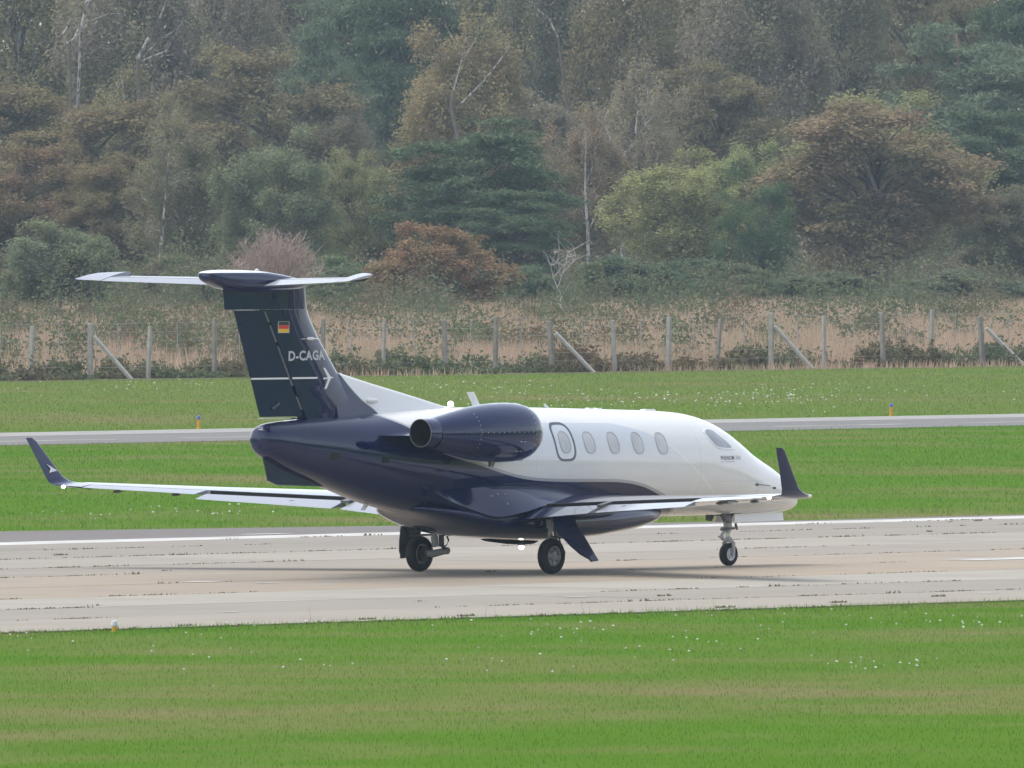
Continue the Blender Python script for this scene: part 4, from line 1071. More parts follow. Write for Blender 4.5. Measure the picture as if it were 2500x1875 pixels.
# ------------------------------------------------------------------ fence
FY = 173.0
fence = empty('wire_fence', (200, FY, 0))
tag(fence, 'wooden post and wire fence along the rough ground before the trees', 'fence')
def fence_x(px):   # along-fence position of photograph column px (of 2212)
    v = FWD + RIGHT * ((px * 1.1302 - 1250) / FPX)
    t = (FY - CAM[1]) / v[1]
    return CAM[0] + t * v[0] - 200.0
def fpart(name, V, F, mat):
    return mk(name, V, F, mat, fence, 30)
rr = random.Random(31)
POSTS = [(-70, 0), (65, 0), (195, 1), (320, 0), (463, 0), (580, 0), (697, 0), (827, 0), (962, 0), (1070, 0), (1193, 1), (1328, 0), (1443, 0), (1549, 0), (1666, 1), (1780, 0), (1908, 0), (2010, 0), (2123, 1), (2240, 0), (2350, 0)]
for px, strut in POSTS:
    x = fence_x(px); h = 1.76 + rr.uniform(-0.14, 0.1); lx, ly = rr.uniform(-0.09, 0.09), rr.uniform(-0.09, 0.09); r = rr.uniform(0.048, 0.068) if not strut else 0.07
    sq = [(-r, -r), (r, -r), (r, r), (-r, r)]; a = rr.uniform(-0.3, 0.3)
    rings = []
    for z, k in ((-0.1, 1), (h * 0.5, 1), (h - 0.015, 1), (h, 0.8)):
        rings.append([(x + lx * z / h + k * (u * math.cos(a) - v * math.sin(a)), ly * z / h + k * (u * math.sin(a) + v * math.cos(a)), z) for u, v in sq])
    fpart('post', *loft(rings), M['palepost'] if rr.random() < 0.4 else M['post'])
    if strut:
        fx = x + (fence_x(px + 62) - x) * 0.98
        fpart('strut', *tube([(x + 0.06, -0.10, h * 0.76), ((x + fx - 0.29) / 2, -0.475, h * 0.38 - 0.025), (fx - 0.35, -0.85, -0.05)], [0.072, 0.075, 0.078], 6), M['newpost'])
for px in [2, 128, 257, 385, 519, 640, 760, 893, 1018, 1127, 1260, 1385, 1500, 1610, 1725, 1845, 1960, 2065, 2180]:
    x = fence_x(px)
    fpart('dropper', *tube([(x, 0.03, 0.75), (x + rr.uniform(-0.03, 0.03), 0.03, 1.74)], 0.016, 5), M['wire'])
x0, x1 = fence_x(-70), fence_x(2350)
for z in (0.35, 0.62, 0.9, 1.18, 1.45, 1.72):
    pts = [(x0 + (x1 - x0) * i / 40, 0.05, z + 0.015 * math.sin(i * 1.7 + z * 9)) for i in range(41)]
    fpart('wire', *tube(pts, 0.0045, 4), M['wire'])

# ------------------------------------------------------------------ vegetation builders
def unit(r, n):
    v = r.normal(size=(n, 3)); return v / np.linalg.norm(v, axis=1, keepdims=True)
def leaf_quads(P, N, size, aspect, r):
    n = len(P)
    N = N / np.linalg.norm(N, axis=1, keepdims=True)
    a = np.cross(N, unit(r, n)); a /= np.linalg.norm(a, axis=1, keepdims=True) + 1e-9
    b = np.cross(N, a); s = size[:, None]
    V = np.empty((n * 4, 3)); V[0::4] = P - a * s; V[1::4] = P + b * s * aspect; V[2::4] = P + a * s; V[3::4] = P - b * s * aspect
    return V, np.arange(n * 4).reshape(-1, 4)

def crown(kind, seed):
    """leaf cloud of a tree about 12 m tall and 8 m wide (radius 4), plus the limb ends it hangs on"""
    r = np.random.default_rng(seed)
    if kind == 'oak':   nb, ns, nl, zb, zt, leaf, br = 66, 14, 48, 1.0, 12.0, (0.065, 0.12), (0.95, 1.5)
    elif kind == 'birch': nb, ns, nl, zb, zt, leaf, br = 84, 12, 42, 1.4, 12.0, (0.052, 0.10), (0.75, 1.25)
    elif kind == 'pine':  nb, ns, nl, zb, zt, leaf, br = 74, 15, 42, 1.2, 12.0, (0.11, 0.21), (0.9, 1.6)
    elif kind == 'willow': nb, ns, nl, zb, zt, leaf, br = 78, 13, 44, 0.3, 12.0, (0.058, 0.105), (0.8, 1.3)
    else:                nb, ns, nl, zb, zt, leaf, br = 56, 13, 42, 0.0, 6.0, (0.07, 0.13), (0.8, 1.4)
    zc, hz = (zb + zt) / 2, (zt - zb) / 2
    B = []
    while len(B) < nb:
        u = unit(r, 1)[0]; f = r.uniform(0.45, 1.0) ** 0.55
        rad = 3.3
        if kind == 'birch': rad = 3.0 * (1.0 - 0.25 * max(0, u[2]))
        if kind == 'pine': rad = 3.2 * (1.05 - 0.35 * max(0, u[2]))
        lob = 1.0 + 0.20 * math.sin(3.1 * math.atan2(u[1], u[0]) + seed) + 0.16 * math.sin(5.3 * u[2] + 2.0 * math.atan2(u[1], u[0]) + seed * 1.7)
        f = f * lob
        q = np.array([u[0] * rad * f, u[1] * rad * f, zc + u[2] * (hz - (0.9 if kind != 'bush' else 0.5)) * f])
        B.append(q)
    B = np.array(B); BR = r.uniform(*br, nb)
    P, N = [], []
    for c, rad in zip(B, BR):
        out = c - np.array([0, 0, zc - 1.0]); out /= np.linalg.norm(out) + 1e-6
        u = unit(r, ns) + 0.55 * out + np.array([0, 0, 0.35]); u /= np.linalg.norm(u, axis=1, keepdims=True)
        sc = np.array([1, 1, 0.75])
        if kind == 'pine': sc = np.array([1.15, 1.15, 0.38])
        S = c + rad * u * sc * r.uniform(0.45, 1.05, (ns, 1))
        for s, uu in zip(S, u):
            g = r.normal(size=(nl, 3))
            if kind == 'birch': g = g * np.array([0.17, 0.17, 0.40]) + np.array([0, 0, -0.15])
            elif kind == 'pine': g = g * np.array([0.27, 0.27, 0.12])
            elif kind == 'willow': g = g * np.array([0.20, 0.20, 0.30])
            else: g = g * np.array([0.25, 0.25, 0.19])
            P.append(s + g)
            if kind == 'pine': N.append(uu * 0.3 + r.normal(size=(nl, 3)) * 0.8 + np.array([0, 0, 0.4]))
            else: N.append(uu * 0.5 + r.normal(size=(nl, 3)) * 0.55 + np.array([0, 0, 0.7]))
    P = np.vstack(P); N = np.vstack(N)
    size = r.uniform(*leaf, len(P))
    V, F = leaf_quads(P, N, size, 0.22 if kind == 'pine' else 0.62, r)
    return V, F, B, BR

def limb_mesh(kind, B, seed, forked=False):
    r = random.Random(seed); parts = []
    base_r = {'oak': 0.34, 'birch': 0.15, 'pine': 0.26, 'willow': 0.2, 'bush': 0.12}[kind]
    zt = 11.0 if kind in ('birch', 'pine') else (4.0 if kind == 'bush' else 8.2)
    pts = [(0, 0, -0.2)]; n = 9; x = y = 0.0
    for i in range(1, n + 1):
        x += r.uniform(-0.16, 0.16); y += r.uniform(-0.16, 0.16); pts.append((x, y, zt * i / n))
    parts.append(tube(pts, [base_r * (1.25 if i == 0 else 1) * (1 - 0.85 * i / n) + 0.015 for i in range(n + 1)], 8))
    for b in B:
        zz_ = max(1.2, min(zt * 0.92, b[2] - r.uniform(0.8, 2.4) - 0.25 * math.hypot(b[0], b[1])))
        i = zz_ / zt * n; i0 = int(min(n - 1, i)); f = i - i0
        s = tuple(pts[i0][k] * (1 - f) + pts[i0 + 1][k] * f for k in range(3))
        mid = ((s[0] + b[0]) / 2 + r.uniform(-0.3, 0.3), (s[1] + b[1]) / 2 + r.uniform(-0.3, 0.3), (s[2] + b[2]) / 2 + (0.35 if kind != 'pine' else -0.1) + r.uniform(-0.2, 0.2))
        rb = base_r * (0.42 - 0.25 * zz_ / 12)
        parts.append(tube([s, mid, tuple(b)], [rb, rb * 0.6, 0.018], 5))
        for _ in range(3):
            e = (b[0] + r.uniform(-0.9, 0.9), b[1] + r.uniform(-0.9, 0.9), b[2] + r.uniform(-0.1, 1.0))
            parts.append(tube([mid if r.random() < 0.4 else tuple(b), e], [0.022, 0.007], 3))
    return join(*parts)

TPL = {}
def template(kind, var):
    k = (kind, var)
    if k not in TPL:
        V, F, B, BR = crown(kind, 100 + var * 17 + len(kind))
        leaf = big_mesh('crown', V, F, M['needle'] if kind == 'pine' else M['leaf'])
        v, f = limb_mesh(kind, B, 50 + var)
        me = bpy.data.meshes.new('trunk'); me.from_pydata([tuple(map(float, q)) for q in v], [], f)
        me.materials.append({'birch': M['birch'], 'pine': M['pinebark']}.get(kind, M['bark']))
        me.polygons.foreach_set('use_smooth', [True] * len(me.polygons)); me.update()
        TPL[k] = (leaf, me)
    return TPL[k]

def tree(name, label, kind, var, cx, topy, width, depth, color, group, cat='tree', dz=0.0):
    """cx, topy, width as seen in the photograph at 2212 px; depth in metres"""
    leaf, trunk = template(kind, var)
    h = CAMH + (HORIZON - topy * 1.1302) * depth / FPX; w = width * 1.1302 * depth / FPX
    p = ground_at(cx * 1.1302, depth)
    t = empty(name, (p[0], p[1], dz)); tag(t, label, cat, group)
    rs = random.Random(int(cx * 7 + depth)); 
    sx = w / 8.0; sz = (h - dz) / (6.0 if kind == 'bush' else 12.0)
    t.rotation_euler = (0, 0, rs.uniform(0, 6.28)); t.scale = (sx, sx, sz)
    c = link(bpy.data.objects.new('crown', leaf), t); c.color = (*color, 1)
    link(bpy.data.objects.new('trunk', trunk), t)
    PLANTED[label] = t
    return t
PLANTED = {}

RUST = (0.178, 0.138, 0.078); RUST_OLD = (0.200, 0.133, 0.079); BROWN = (0.172, 0.142, 0.082); OLIVE = (0.208, 0.188, 0.102); TAN = (0.250, 0.198, 0.108)
PINE = (0.082, 0.112, 0.062); PINE_OLD = (0.073, 0.119, 0.080); BLUEP = (0.125, 0.155, 0.098); WILLOW = (0.172, 0.199, 0.117); YGREEN = (0.274, 0.278, 0.122); DGREEN = (0.077, 0.123, 0.061); GREYB = (0.203, 0.175, 0.129)
G1 = 'trees of the wood behind the fence'
TREES = [
 # farthest row
 ('birch_tree', 'olive birch at the top left corner of the photo', 'birch', 0, 50, -180, 460, 1010, OLIVE),
 ('birch_tree', 'grey-brown birch with white limbs near the top, second from the left edge', 'birch', 1, 300, -190, 420, 1000, GREYB),
 ('birch_tree', 'thin grey-brown birch behind the upper left oak, above the tail', 'birch', 2, 490, -160, 340, 1020, GREYB),
 ('pine_tree', 'blue-green pine at the top, left of the orange birch', 'pine', 0, 690, 10, 250, 985, BLUEP),
 ('pine_tree', 'darkest tall pine at the top, directly behind the orange birch', 'pine', 1, 860, -160, 370, 1030, PINE),
 ('birch_tree', 'dull olive birch at the top just right of the orange birch', 'birch', 0, 1190, -150, 340, 1025, (0.159, 0.153, 0.099)),
 ('birch_tree', 'brown birch at the top middle, above the pale birch', 'birch', 2, 1370, -180, 370, 1000, BROWN),
 ('oak_tree', 'olive-brown broadleaf tree at the top, left of the tree with yellow sprays', 'oak', 1, 1500, -150, 370, 1015, OLIVE),
 ('birch_tree', 'tall dull brown birch at the top, above the yellow-green tree', 'birch', 1, 1640, -190, 400, 990, GREYB),
 ('birch_tree', 'grey-olive birch at the top, above the left half of the big oak', 'birch', 0, 1800, -170, 360, 1020, (0.181, 0.169, 0.109)),
 ('oak_tree', 'brown tree at the top, above the right half of the big oak', 'oak', 2, 1960, -160, 370, 1030, BROWN),
 ('pine_tree', 'wide dark pine filling the upper right, behind the big oak', 'pine', 2, 2110, 25, 430, 960, BLUEP),
 ('pine_tree', 'tall dark pine at the top right corner', 'pine', 0, 2240, -170, 340, 1000, PINE),
 ('birch_tree', 'dim birch filling the gap left of the blue-green pine at the top', 'birch', 2, 600, -190, 420, 1045, GREYB),
 ('birch_tree', 'dim birch behind the right shoulder of the orange birch', 'birch', 1, 1090, -190, 420, 1048, OLIVE),
 ('birch_tree', 'dim birch behind the gap near the top right', 'birch', 2, 2030, -190, 420, 1046, OLIVE),
 # middle rows
 ('oak_tree', 'rust-brown oak at the left edge, halfway up the wood', 'oak', 0, -10, 150, 420, 930, RUST),
 ('oak_tree', 'large rust-brown oak at left, above the grey-green bush and beside the pale stem', 'oak', 1, 190, 190, 400, 915, RUST),
 ('birch_tree', 'olive-yellow birch below the white limbs at upper left', 'birch', 2, 270, 130, 300, 950, OLIVE),
 ('oak_tree', 'broad dark brown oak above the grey-green willow', 'oak', 2, 560, 85, 400, 945, BROWN),
 ('birch_tree', 'purple-grey thin birch between the dark oak and the orange birch', 'birch', 1, 750, 210, 200, 955, GREYB),
 ('birch_tree', 'orange-tan birch at upper middle with pale stems', 'birch', 0, 1000, 30, 360, 940, TAN),
 ('birch_tree', 'pale grey-tan birch above the white-stemmed birch', 'birch', 2, 1380, 115, 250, 930, (0.261, 0.225, 0.158)),
 ('birch_tree', 'brown birch with the clear white stem, right of the dark pine', 'birch', 1, 1270, 235, 260, 885, (0.235, 0.180, 0.120)),
 ('oak_tree', 'dim brown tree in the gap above the yellow-green tree', 'oak', 0, 1560, 130, 320, 960, BROWN),
 ('broadleaf_tree', 'yellow-green rounded tree left of the big oak', 'willow', 0, 1470, 330, 320, 880, YGREEN),
 ('broadleaf_tree', 'yellow-green tree top touching the left side of the big oak', 'willow', 1, 1610, 305, 230, 905, (0.231, 0.256, 0.116)),
 ('ivy_tree', 'dark green ivy-covered tree between the yellow-green tree and the big oak', 'willow', 2, 1640, 375, 190, 868, DGREEN),
 ('oak_tree', 'big round brown oak with olive top at the right', 'oak', 1, 1890, 190, 500, 875, (0.219, 0.165, 0.104)),
 ('oak_tree', 'olive-green tree whose top shows just above the big oak', 'oak', 2, 1880, 185, 380, 900, (0.235, 0.235, 0.114)),
 ('pine_tree', 'dark pine behind the right side of the big oak', 'pine', 1, 2130, 220, 340, 930, PINE),
 ('oak_tree', 'dim olive tree at the right edge, beside the big oak', 'oak', 0, 2190, 400, 260, 880, (0.158, 0.146, 0.092)),
 ('oak_tree', 'dark brown oak behind the top of the dark pine', 'oak', 0, 1150, 190, 260, 960, GREYB),
 # front row
 ('oak_tree', 'reddish brown oak at the left edge, directly above the grey-green bush', 'oak', 2, 60, 300, 330, 850, (0.185, 0.128, 0.080)),
 ('oak_tree', 'dull brown oak right of the grey-green bush', 'oak', 0, 250, 330, 240, 845, RUST),
 ('birch_tree', 'grey-olive birch with a thin pale stem, left of the willow', 'birch', 1, 390, 250, 260, 835, (0.197, 0.184, 0.118)),
 ('willow_tree', 'grey-green willow behind the tail of the jet', 'willow', 0, 600, 285, 310, 830, WILLOW),
 ('willow_tree', 'yellow-tinted willow between the grey-green willow and the dark pine', 'willow', 1, 770, 320, 200, 840, (0.251, 0.251, 0.123)),
 ('pine_tree', 'big dark green pine in the middle of the wood', 'pine', 2, 1035, 235, 390, 830, PINE),
 ('pine_tree', 'low dark pine bough mass behind the red hawthorn', 'pine', 0, 930, 420, 300, 842, PINE),
 ('pine_tree', 'low dark evergreen right of the red hawthorn', 'pine', 1, 1120, 400, 240, 825, PINE),
]
for nm, lb, kd, vr, cx, tp, wd, dp, colr in TREES:
    tree(nm, lb, kd, vr, cx, tp, wd, dp, colr, G1)
G2 = 'bushes at the foot of the wood'
BUSHES = [
 ('hawthorn_bush', 'reddish hawthorn bush behind the fence, right of the tail', 'bush', 0, 940, 500, 290, 770, (0.240, 0.150, 0.090)),
 ('sallow_bush', 'rounded grey-green bush at the far left behind the fence', 'bush', 1, 125, 490, 260, 775, (0.165, 0.189, 0.116)),
 ('gorse_bush', 'dark green gorse thicket right of the bare sapling', 'bush', 2, 1370, 555, 260, 790, (0.090, 0.127, 0.078)),
 ('gorse_bush', 'dark gorse mound left of the big oak trunk', 'bush', 0, 1560, 570, 300, 800, (0.097, 0.127, 0.079)),
 ('gorse_bush', 'green gorse behind the tail, between the bare shrub and the hawthorn', 'bush', 1, 730, 560, 190, 785, (0.122, 0.171, 0.093)),
 ('gorse_bush', 'grey-green gorse at the foot of the big oak', 'bush', 2, 1780, 590, 260, 800, (0.111, 0.129, 0.087)),
 ('gorse_bush', 'grey-green gorse at the right edge behind the fence', 'bush', 0, 2080, 590, 340, 795, (0.118, 0.136, 0.094)),
 ('bramble_bush', 'brown bramble under the oak at left, behind the stabilizer', 'bush', 1, 380, 560, 260, 795, (0.143, 0.131, 0.089)),
 ('gorse_bush', 'low gorse in front of the willow, left of the bare shrub', 'bush', 2, 480, 590, 200, 780, (0.134, 0.158, 0.092)),
 ('gorse_bush', 'dark low gorse between hawthorn and bare sapling', 'bush', 1, 1130, 580, 200, 790, (0.085, 0.127, 0.085)),
 ('bramble_bush', 'dull bramble at the lower left corner of the wood', 'bush', 0, -10, 560, 220, 800, (0.149, 0.125, 0.089)),
]
for nm, lb, kd, vr, cx, tp, wd, dp, colr in BUSHES:
    tree(nm, lb, kd, vr, cx, tp, wd, dp, colr, G2, 'bush')

def far_wood():
    r = np.random.default_rng(77); P = []; N = []
    for _ in range(2200):
        d = r.uniform(1045, 1110); a = r.uniform(-1.35, 1.35); c = CAM[:2] + VIEW[:2] * d + RIGHT[:2] * (a * 1250 / FPX * d)
        z = r.uniform(0.5, 25.0); n = 90; rad = r.uniform(1.5, 2.8); u = unit(r, n)
        P.append(np.array([c[0], c[1], z]) + u * rad * np.array([1, 1, 0.8]) * r.uniform(0.4, 1, (n, 1))); N.append(u * 0.5 + r.normal(size=(n, 3)) * 0.5 + np.array([0, 0, 0.6]))
    P, N = np.vstack(P), np.vstack(N)
    V, F = leaf_quads(P, N, r.uniform(0.13, 0.26, len(P)), 0.6, r)
    o = link(bpy.data.objects.new('distant_wood', big_mesh('distant_wood', V, F, M['leaf']))); o.color = (0.14, 0.135, 0.08, 1)
    tag(o, 'dim mass of farther woodland closing the gaps between the trees', 'woodland', kind='stuff')
far_wood()

def unseen_wood():
    # woodland added out of view on the right, for the jet's flank to mirror
    r = np.random.default_rng(78); P = []; N = []
    for _ in range(520):
        az = math.radians(r.uniform(-88, -8)); rad = 255 + r.uniform(0, 22); c = np.array([rad * math.cos(az), rad * math.sin(az)])
        top = 11.5 + 2.5 * math.sin(az * 17) + 1.5 * math.sin(az * 41)
        z = r.uniform(0.2, 1.0) * top; n = 70; u = unit(r, n)
        P.append(np.array([c[0], c[1], z]) + u * r.uniform(1.8, 3.4) * np.array([1, 1, 0.8]) * r.uniform(0.3, 1, (n, 1))); N.append(u * 0.5 + r.normal(size=(n, 3)) * 0.5 + np.array([0, 0, 0.5]))
    P, N = np.vstack(P), np.vstack(N)
    V, F = leaf_quads(P, N, r.uniform(0.35, 0.65, len(P)), 0.7, r)
    o = link(bpy.data.objects.new('woodland_belt', big_mesh('woodland_belt', V, F, M['leaf']))); o.color = (0.09, 0.09, 0.055, 1)
    tag(o, 'unseen belt of woodland added for the jet flank to mirror', 'woodland', kind='stuff')
unseen_wood()

# bare shrub, bare sapling and pale dead limbs
def twigs(name, label, cat, cx, topy, width, depth, n, mat, seed, spread=1.0, stems=None):
    r = random.Random(seed); h = CAMH + (HORIZON - topy * 1.1302) * depth / FPX; w = width * 1.1302 * depth / FPX / 2
    p = ground_at(cx * 1.1302, depth); t = empty(name, (p[0], p[1], 0)); tag(t, label, cat, G2)
    parts = []
    for i in range(n):
        a = r.uniform(0, 6.283); e = r.uniform(0.0, 1.0) ** 0.6; hh = h * math.sqrt(max(0.05, 1 - (0.85 * e) ** 2)) * r.uniform(0.75, 1.0)
        ex, ey = w * e * math.cos(a), w * e * math.sin(a)
        m = (ex * 0.35 + r.uniform(-.1, .1), ey * 0.35 + r.uniform(-.1, .1), hh * 0.55)
        parts.append(tube([(ex * 0.03, ey * 0.03, 0), m, (ex, ey, hh)], [0.026, 0.018, 0.007], 3))
        for _ in range(7):
            f = r.uniform(0.3, 1.0); b = tuple(m[k] * (1 - f) + (ex, ey, hh)[k] * f for k in range(3))
            parts.append(tube([b, (b[0] + r.uniform(-.35, .35), b[1] + r.uniform(-.35, .35), b[2] + r.uniform(0.0, .5))], [0.011, 0.005], 3))
    mk('stems', *join(*parts), mat, t); return t
twigs('bare_shrub', 'bare brown twiggy shrub behind the tailplane', 'shrub', 590, 488, 250, 762, 260, M['twig'], 4)

def limbs(name, label, cat, depth, branches, mat, twig_n, seed, grp, dark_trunk=False, part_of=None):
    """bare limbs given as photograph polylines (2212 px) at a depth, radius in metres at start and end; a plant of its own or part of a tree"""
    r = random.Random(seed); q0 = branches[0][0][0]; base = ground_at(q0[0] * 1.1302, depth)
    if part_of is None:
        t = empty(name, tuple(base)); tag(t, label, cat, grp)
    else:
        t = PLANTED[part_of]
    inv = Matrix.LocRotScale(t.location, t.rotation_euler, t.scale).inverted()
    parts = []
    def P(px, py):
        z = CAMH + (HORIZON - py * 1.1302) * depth / FPX; g = ground_at(px * 1.1302, depth)
        return Vector((g[0], g[1], z))
    def put(nm, seg, m):
        o = mk(nm, *seg, m, t); o.matrix_parent_inverse = inv
    for bi, (pl, r0, r1) in enumerate(branches):
        off = r.uniform(-0.6, 0.6); pts = []
        for i, (a, b) in enumerate(pl):
            pts.append(tuple(P(a, b) + Vector(VIEW) * (off * i / max(1, len(pl) - 1))))
        seg = tube(pts, list(np.linspace(r0, r1, len(pts))), 6)
        if bi == 0 and dark_trunk:
            put('stem', seg, M['bark']); continue
        parts.append(seg)
        for _ in range(twig_n):
            i = r.randrange(1, len(pts)); b = Vector(pts[i]); e = b + Vector(RIGHT) * r.uniform(-.9, .9) + Vector(VIEW) * r.uniform(-.7, .7) + Vector((0, 0, r.uniform(-.1, 1.0)))
            mid = (b + e) / 2 + Vector((r.uniform(-.1, .1), r.uniform(-.1, .1), r.uniform(0, .15)))
            parts.append(tube([tuple(b), tuple(mid), tuple(e)], [0.016, 0.010, 0.004], 3))
    put('bare_limbs', join(*parts), mat); return t
limbs('bare_sapling', 'leafless pale sapling with crooked stem behind the fence, right of the hawthorn', 'sapling', 735,
      [([(1217, 700), (1215, 672), (1208, 655), (1214, 640), (1205, 622), (1212, 600), (1222, 570), (1228, 545)], 0.05, 0.012), ([(1205, 622), (1195, 600), (1190, 575)], 0.03, 0.01), ([(1212, 600), (1206, 570), (1208, 540)], 0.02, 0.008), ([(1215, 590), (1235, 570), (1245, 555)], 0.02, 0.008)], M['paletwig'], 8, 2, G2)
limbs('birch_tree', 'slender white birch stem standing right of the dark pine', 'tree', 872,
      [([(1273, 640), (1271, 545), (1270, 500), (1266, 440), (1264, 380), (1266, 320), (1262, 280)], 0.115, 0.02), ([(1271, 490), (1255, 455), (1240, 430)], 0.045, 0.012), ([(1271, 500), (1285, 470), (1292, 455)], 0.04, 0.01), ([(1266, 400), (1280, 360), (1286, 330)], 0.035, 0.01)], M['birch'], 5, 6, G1, part_of='brown birch with the clear white stem, right of the dark pine')
limbs('birch_tree', 'thin pale birch stem at left, between brown oak and willow', 'tree', 822,
      [([(340, 680), (346, 560), (350, 500), (357, 440), (362, 370), (365, 320)], 0.10, 0.02), ([(356, 440), (372, 400), (378, 385)], 0.035, 0.01)], M['birch'], 4, 7, G1, part_of='grey-olive birch with a thin pale stem, left of the willow')
limbs('birch_tree', 'forked birch with bare white limbs at the upper left', 'tree', 930,
      [([(300, 720), (302, 400), (300, 200), (298, 128)], 0.16, 0.10), ([(298, 128), (325, 75), (345, 40), (372, -30)], 0.10, 0.04), ([(308, 125), (345, 85), (385, 62)], 0.055, 0.012), ([(310, 130), (360, 110), (375, 80), (395, 50)], 0.06, 0.012), ([(305, 132), (350, 122), (395, 115)], 0.05, 0.01)], M['birch'], 6, 8, G1, True, part_of='grey-brown birch with white limbs near the top, second from the left edge')
limbs('birch_tree', 'pale leaning birch limbs at the top left edge of the wood', 'tree', 940,
      [([(150, 720), (155, 300), (150, 92)], 0.15, 0.08), ([(150, 92), (170, 75), (195, 45), (235, 30), (270, 28)], 0.06, 0.012), ([(145, 95), (160, 84), (170, 60)], 0.10, 0.05), ([(135, 75), (145, 58), (150, 45)], 0.05, 0.02), ([(165, 300), (175, 60), (185, 18), (205, -10), (240, -40)], 0.09, 0.06)], M['birch'], 5, 9, G1, True, part_of='olive birch at the top left corner of the photo')
limbs('birch_tree', 'orange-tan birch stems with pale forks at upper middle', 'tree', 928,
      [([(985, 700), (990, 300), (975, 230), (980, 195)], 0.14, 0.08), ([(980, 195), (1000, 120), (965, 60)], 0.05, 0.015), ([(985, 235), (1050, 170), (1095, 110), (1110, 60)], 0.06, 0.015), ([(1000, 130), (1025, 90), (1035, 50)], 0.04, 0.012)], M['birch'], 5, 10, G1, True, part_of='orange-tan birch at upper middle with pale stems')
limbs('birch_tree', 'white stem showing through the pale birch at upper right of centre', 'tree', 918,
      [([(1350, 640), (1335, 330), (1300, 260), (1285, 225)], 0.11, 0.03), ([(1345, 340), (1372, 290), (1378, 240), (1370, 180)], 0.07, 0.015), ([(1350, 330), (1392, 275), (1398, 215)], 0.05, 0.012)], M['birch'], 5, 12, G1, part_of='pale grey-tan birch above the white-stemmed birch')
limbs('dead_oak_limb_tree', 'grey oak trunk with bare dead limbs inside the big oak', 'tree', 872,
      [([(1920, 700), (1922, 600), (1918, 520), (1905, 450), (1880, 380), (1850, 330)], 0.30, 0.08), ([(1915, 575), (1885, 558), (1860, 552), (1840, 565), (1805, 560)], 0.11, 0.03), ([(1935, 560), (1985, 552), (2008, 547)], 0.07, 0.03), ([(1925, 520), (1980, 495), (2000, 490), (2015, 465)], 0.09, 0.03), ([(1915, 470), (1950, 410), (1975, 350)], 0.10, 0.03), ([(1905, 450), (1860, 420), (1815, 370)], 0.09, 0.03)], M['bark'], 3, 13, G1, True, part_of='big round brown oak with olive top at the right')
limbs('birch_tree', 'pale slanting birch limb at the top, right of the orange birch', 'tree', 985,
      [([(1250, 700), (1235, 300), (1205, 80)], 0.10, 0.06), ([(1205, 80), (1185, 40), (1150, 10)], 0.06, 0.03)], M['birch'], 4, 14, G1, True, part_of='dull olive birch at the top just right of the orange birch')

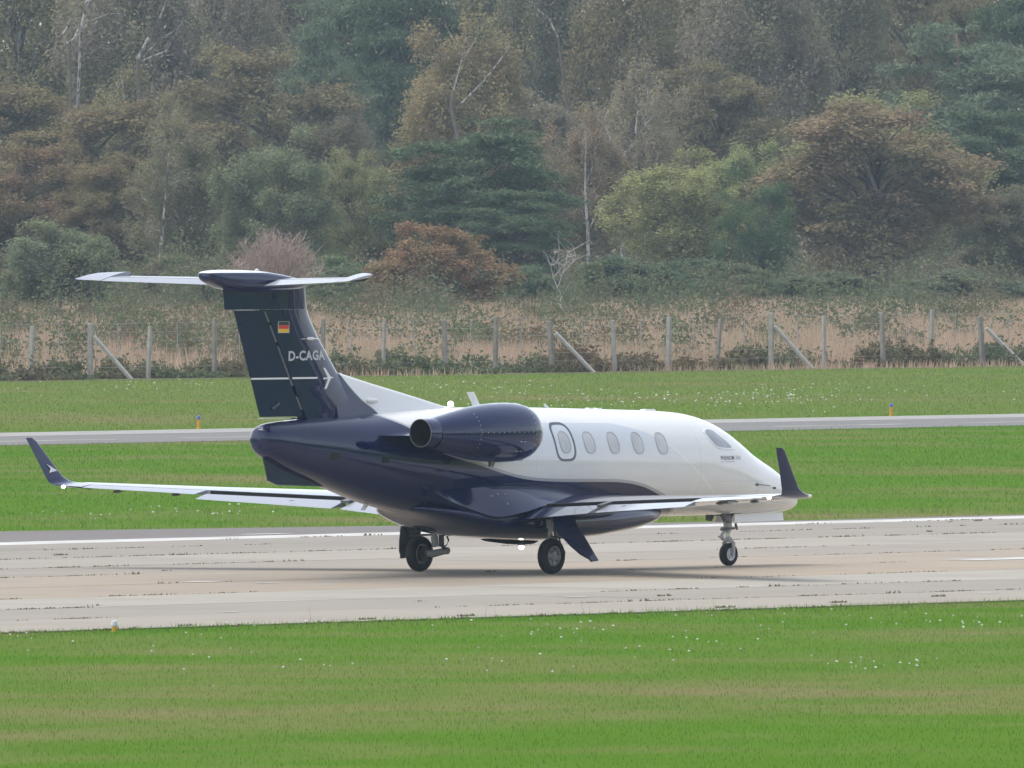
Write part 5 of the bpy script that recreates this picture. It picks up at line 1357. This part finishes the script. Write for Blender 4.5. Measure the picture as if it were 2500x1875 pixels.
# ------------------------------------------------------------------ rough ground behind the fence
rough = sheet('rough_ground', [(-1200, 171.0), (2200, 171.0), (2200, 1400), (-1200, 1400)], -0.02, asphalt_mat('rough_soil', (0.10, 0.085, 0.055), (0.16, 0.125, 0.085), 0.12))
tag(rough, kind='structure')
def scrub():
    r = np.random.default_rng(44); P = []; N = []; S = []
    def bush(c, rad, h, n):
        u = unit(r, n); u[:, 2] = np.abs(u[:, 2])
        lump = 1 + 0.35 * np.sin(u[:, :1] * 5 + c[0]) * np.sin(u[:, 1:2] * 6 + c[1])
        q = np.array([c[0], c[1], 0.0]) + u * np.array([rad, rad, h]) * lump * r.uniform(0.55, 1.0, (n, 1))
        P.append(q); N.append(u * 0.5 + r.normal(size=(n, 3)) * 0.6); S.append(r.uniform(0.04, 0.11, n))
    # dense on the left, broken on the right, a dark line along the fence foot
    for _ in range(600):
        d = r.uniform(575, 790); a = r.uniform(-1.15, 1.15); c = CAM[:2] + VIEW[:2] * d + RIGHT[:2] * (a * 1250 / FPX * d)
        if c[1] < FY + 2: continue
        left = a < -0.45
        far = d > 700
        if not left and not far and r.random() < 0.42: continue
        bush(c, r.uniform(0.6, 1.8), (0.3 + 1.9 * r.random() ** 2.2) * (1.45 if far else 0.85) * (1.25 if left else 1), 420)
    for _ in range(170):      # dark understorey beneath the trees
        d = r.uniform(800, 930); a = r.uniform(-1.2, 1.2); c = CAM[:2] + VIEW[:2] * d + RIGHT[:2] * (a * 1250 / FPX * d)
        bush(c, r.uniform(1.2, 2.4), r.uniform(1.6, 3.4), 520)
    for _ in range(130):
        px = r.uniform(-40, 2260); x = 200 + fence_x(px); y = FY + r.uniform(-0.7, 2.0)
        bush((x, y), r.uniform(0.3, 0.9), 0.15 + 0.65 * r.random() ** 2, 240)
    for px, h in [(1270, 0.95), (1300, 0.9), (1245, 0.7), (1660, 0.75), (1690, 0.7), (1640, 0.5), (1440, 0.55), (780, 0.9), (900, 0.8), (2190, 0.8), (1950, 0.9), (1990, 0.9), (1930, 0.7), (170, 0.6), (20, 0.6), (490, 0.55)]:
        bush((200 + fence_x(px), FY + 0.9), 0.75, h, 800)
    P_, N_, S_ = np.vstack(P), np.vstack(N), np.concatenate(S)
    V, F = leaf_quads(P_, N_, S_, 0.5, r)
    o = link(bpy.data.objects.new('gorse_scrub', big_mesh('gorse_scrub', V, F, M['scrub'])))
    o.color = (0.105, 0.125, 0.068, 1)
    tag(o, 'low gorse and bramble scrub behind the fence', 'scrub', kind='stuff')
scrub()
def dry_grass():
    r = np.random.default_rng(45); n = 250000
    d = r.uniform(560, 800, n); a = r.uniform(-1.2, 1.2, n)
    C2 = CAM[None, :2] + VIEW[None, :2] * d[:, None] + RIGHT[None, :2] * (a * 1250 / FPX * d)[:, None]
    ok = C2[:, 1] > FY - 2.5 + r.exponential(0.8, n)
    pat = np.sin(C2[:, 0] * 0.35 + 1.7 * np.sin(C2[:, 1] * 0.21)) + np.sin(C2[:, 1] * 0.27 + C2[:, 0] * 0.13) + np.where(a < -0.42, -0.8, 0.6)
    ok &= pat > r.uniform(-0.9, 0.5, n)
    C2 = C2[ok]; a = a[ok]; n = len(C2)
    nearf = C2[:, 1] < FY + 1
    h = r.uniform(0.35, 1.0, n) * np.where(nearf, 0.35, 1.0); w = r.uniform(0.007, 0.02, n) * 1.2; t = r.uniform(0, 6.28, n); ln = r.normal(0, 0.18, (n, 2)) * h[:, None]
    base = np.column_stack([C2, np.full(n, -0.03)]); dx = np.column_stack([np.cos(t) * w, np.sin(t) * w, np.zeros(n)])
    V = np.empty((n * 3, 3)); V[0::3] = base - dx; V[1::3] = base + dx; V[2::3] = base + np.column_stack([ln, h])
    o = link(bpy.data.objects.new('dry_grass', big_mesh('dry_grass', V, np.arange(n * 3).reshape(-1, 3), M['drygrass'])))
    o.color = (0.46, 0.325, 0.235, 1)
    tag(o, 'tall tan dry grass behind the fence', 'grass', kind='stuff')
dry_grass()

# ------------------------------------------------------------------ haze
hv, hn, ho = new_mat('haze')
pv = hn.nodes.new('ShaderNodeVolumePrincipled')
pv.inputs['Color'].default_value = (0.68, 0.87, 1.0, 1)
pv.inputs['Density'].default_value = 0.00011
pv.inputs['Anisotropy'].default_value = 0.2
hn.links.new(pv.outputs[0], ho.inputs['Volume'])
V, F = box(-340, 1100, -300, 1000, -1.2, 27.0)
hz_ = mk('haze', V, F, hv, smooth=False)
tag(hz_, 'thin pale haze hanging over the airfield', 'haze', kind='stuff')
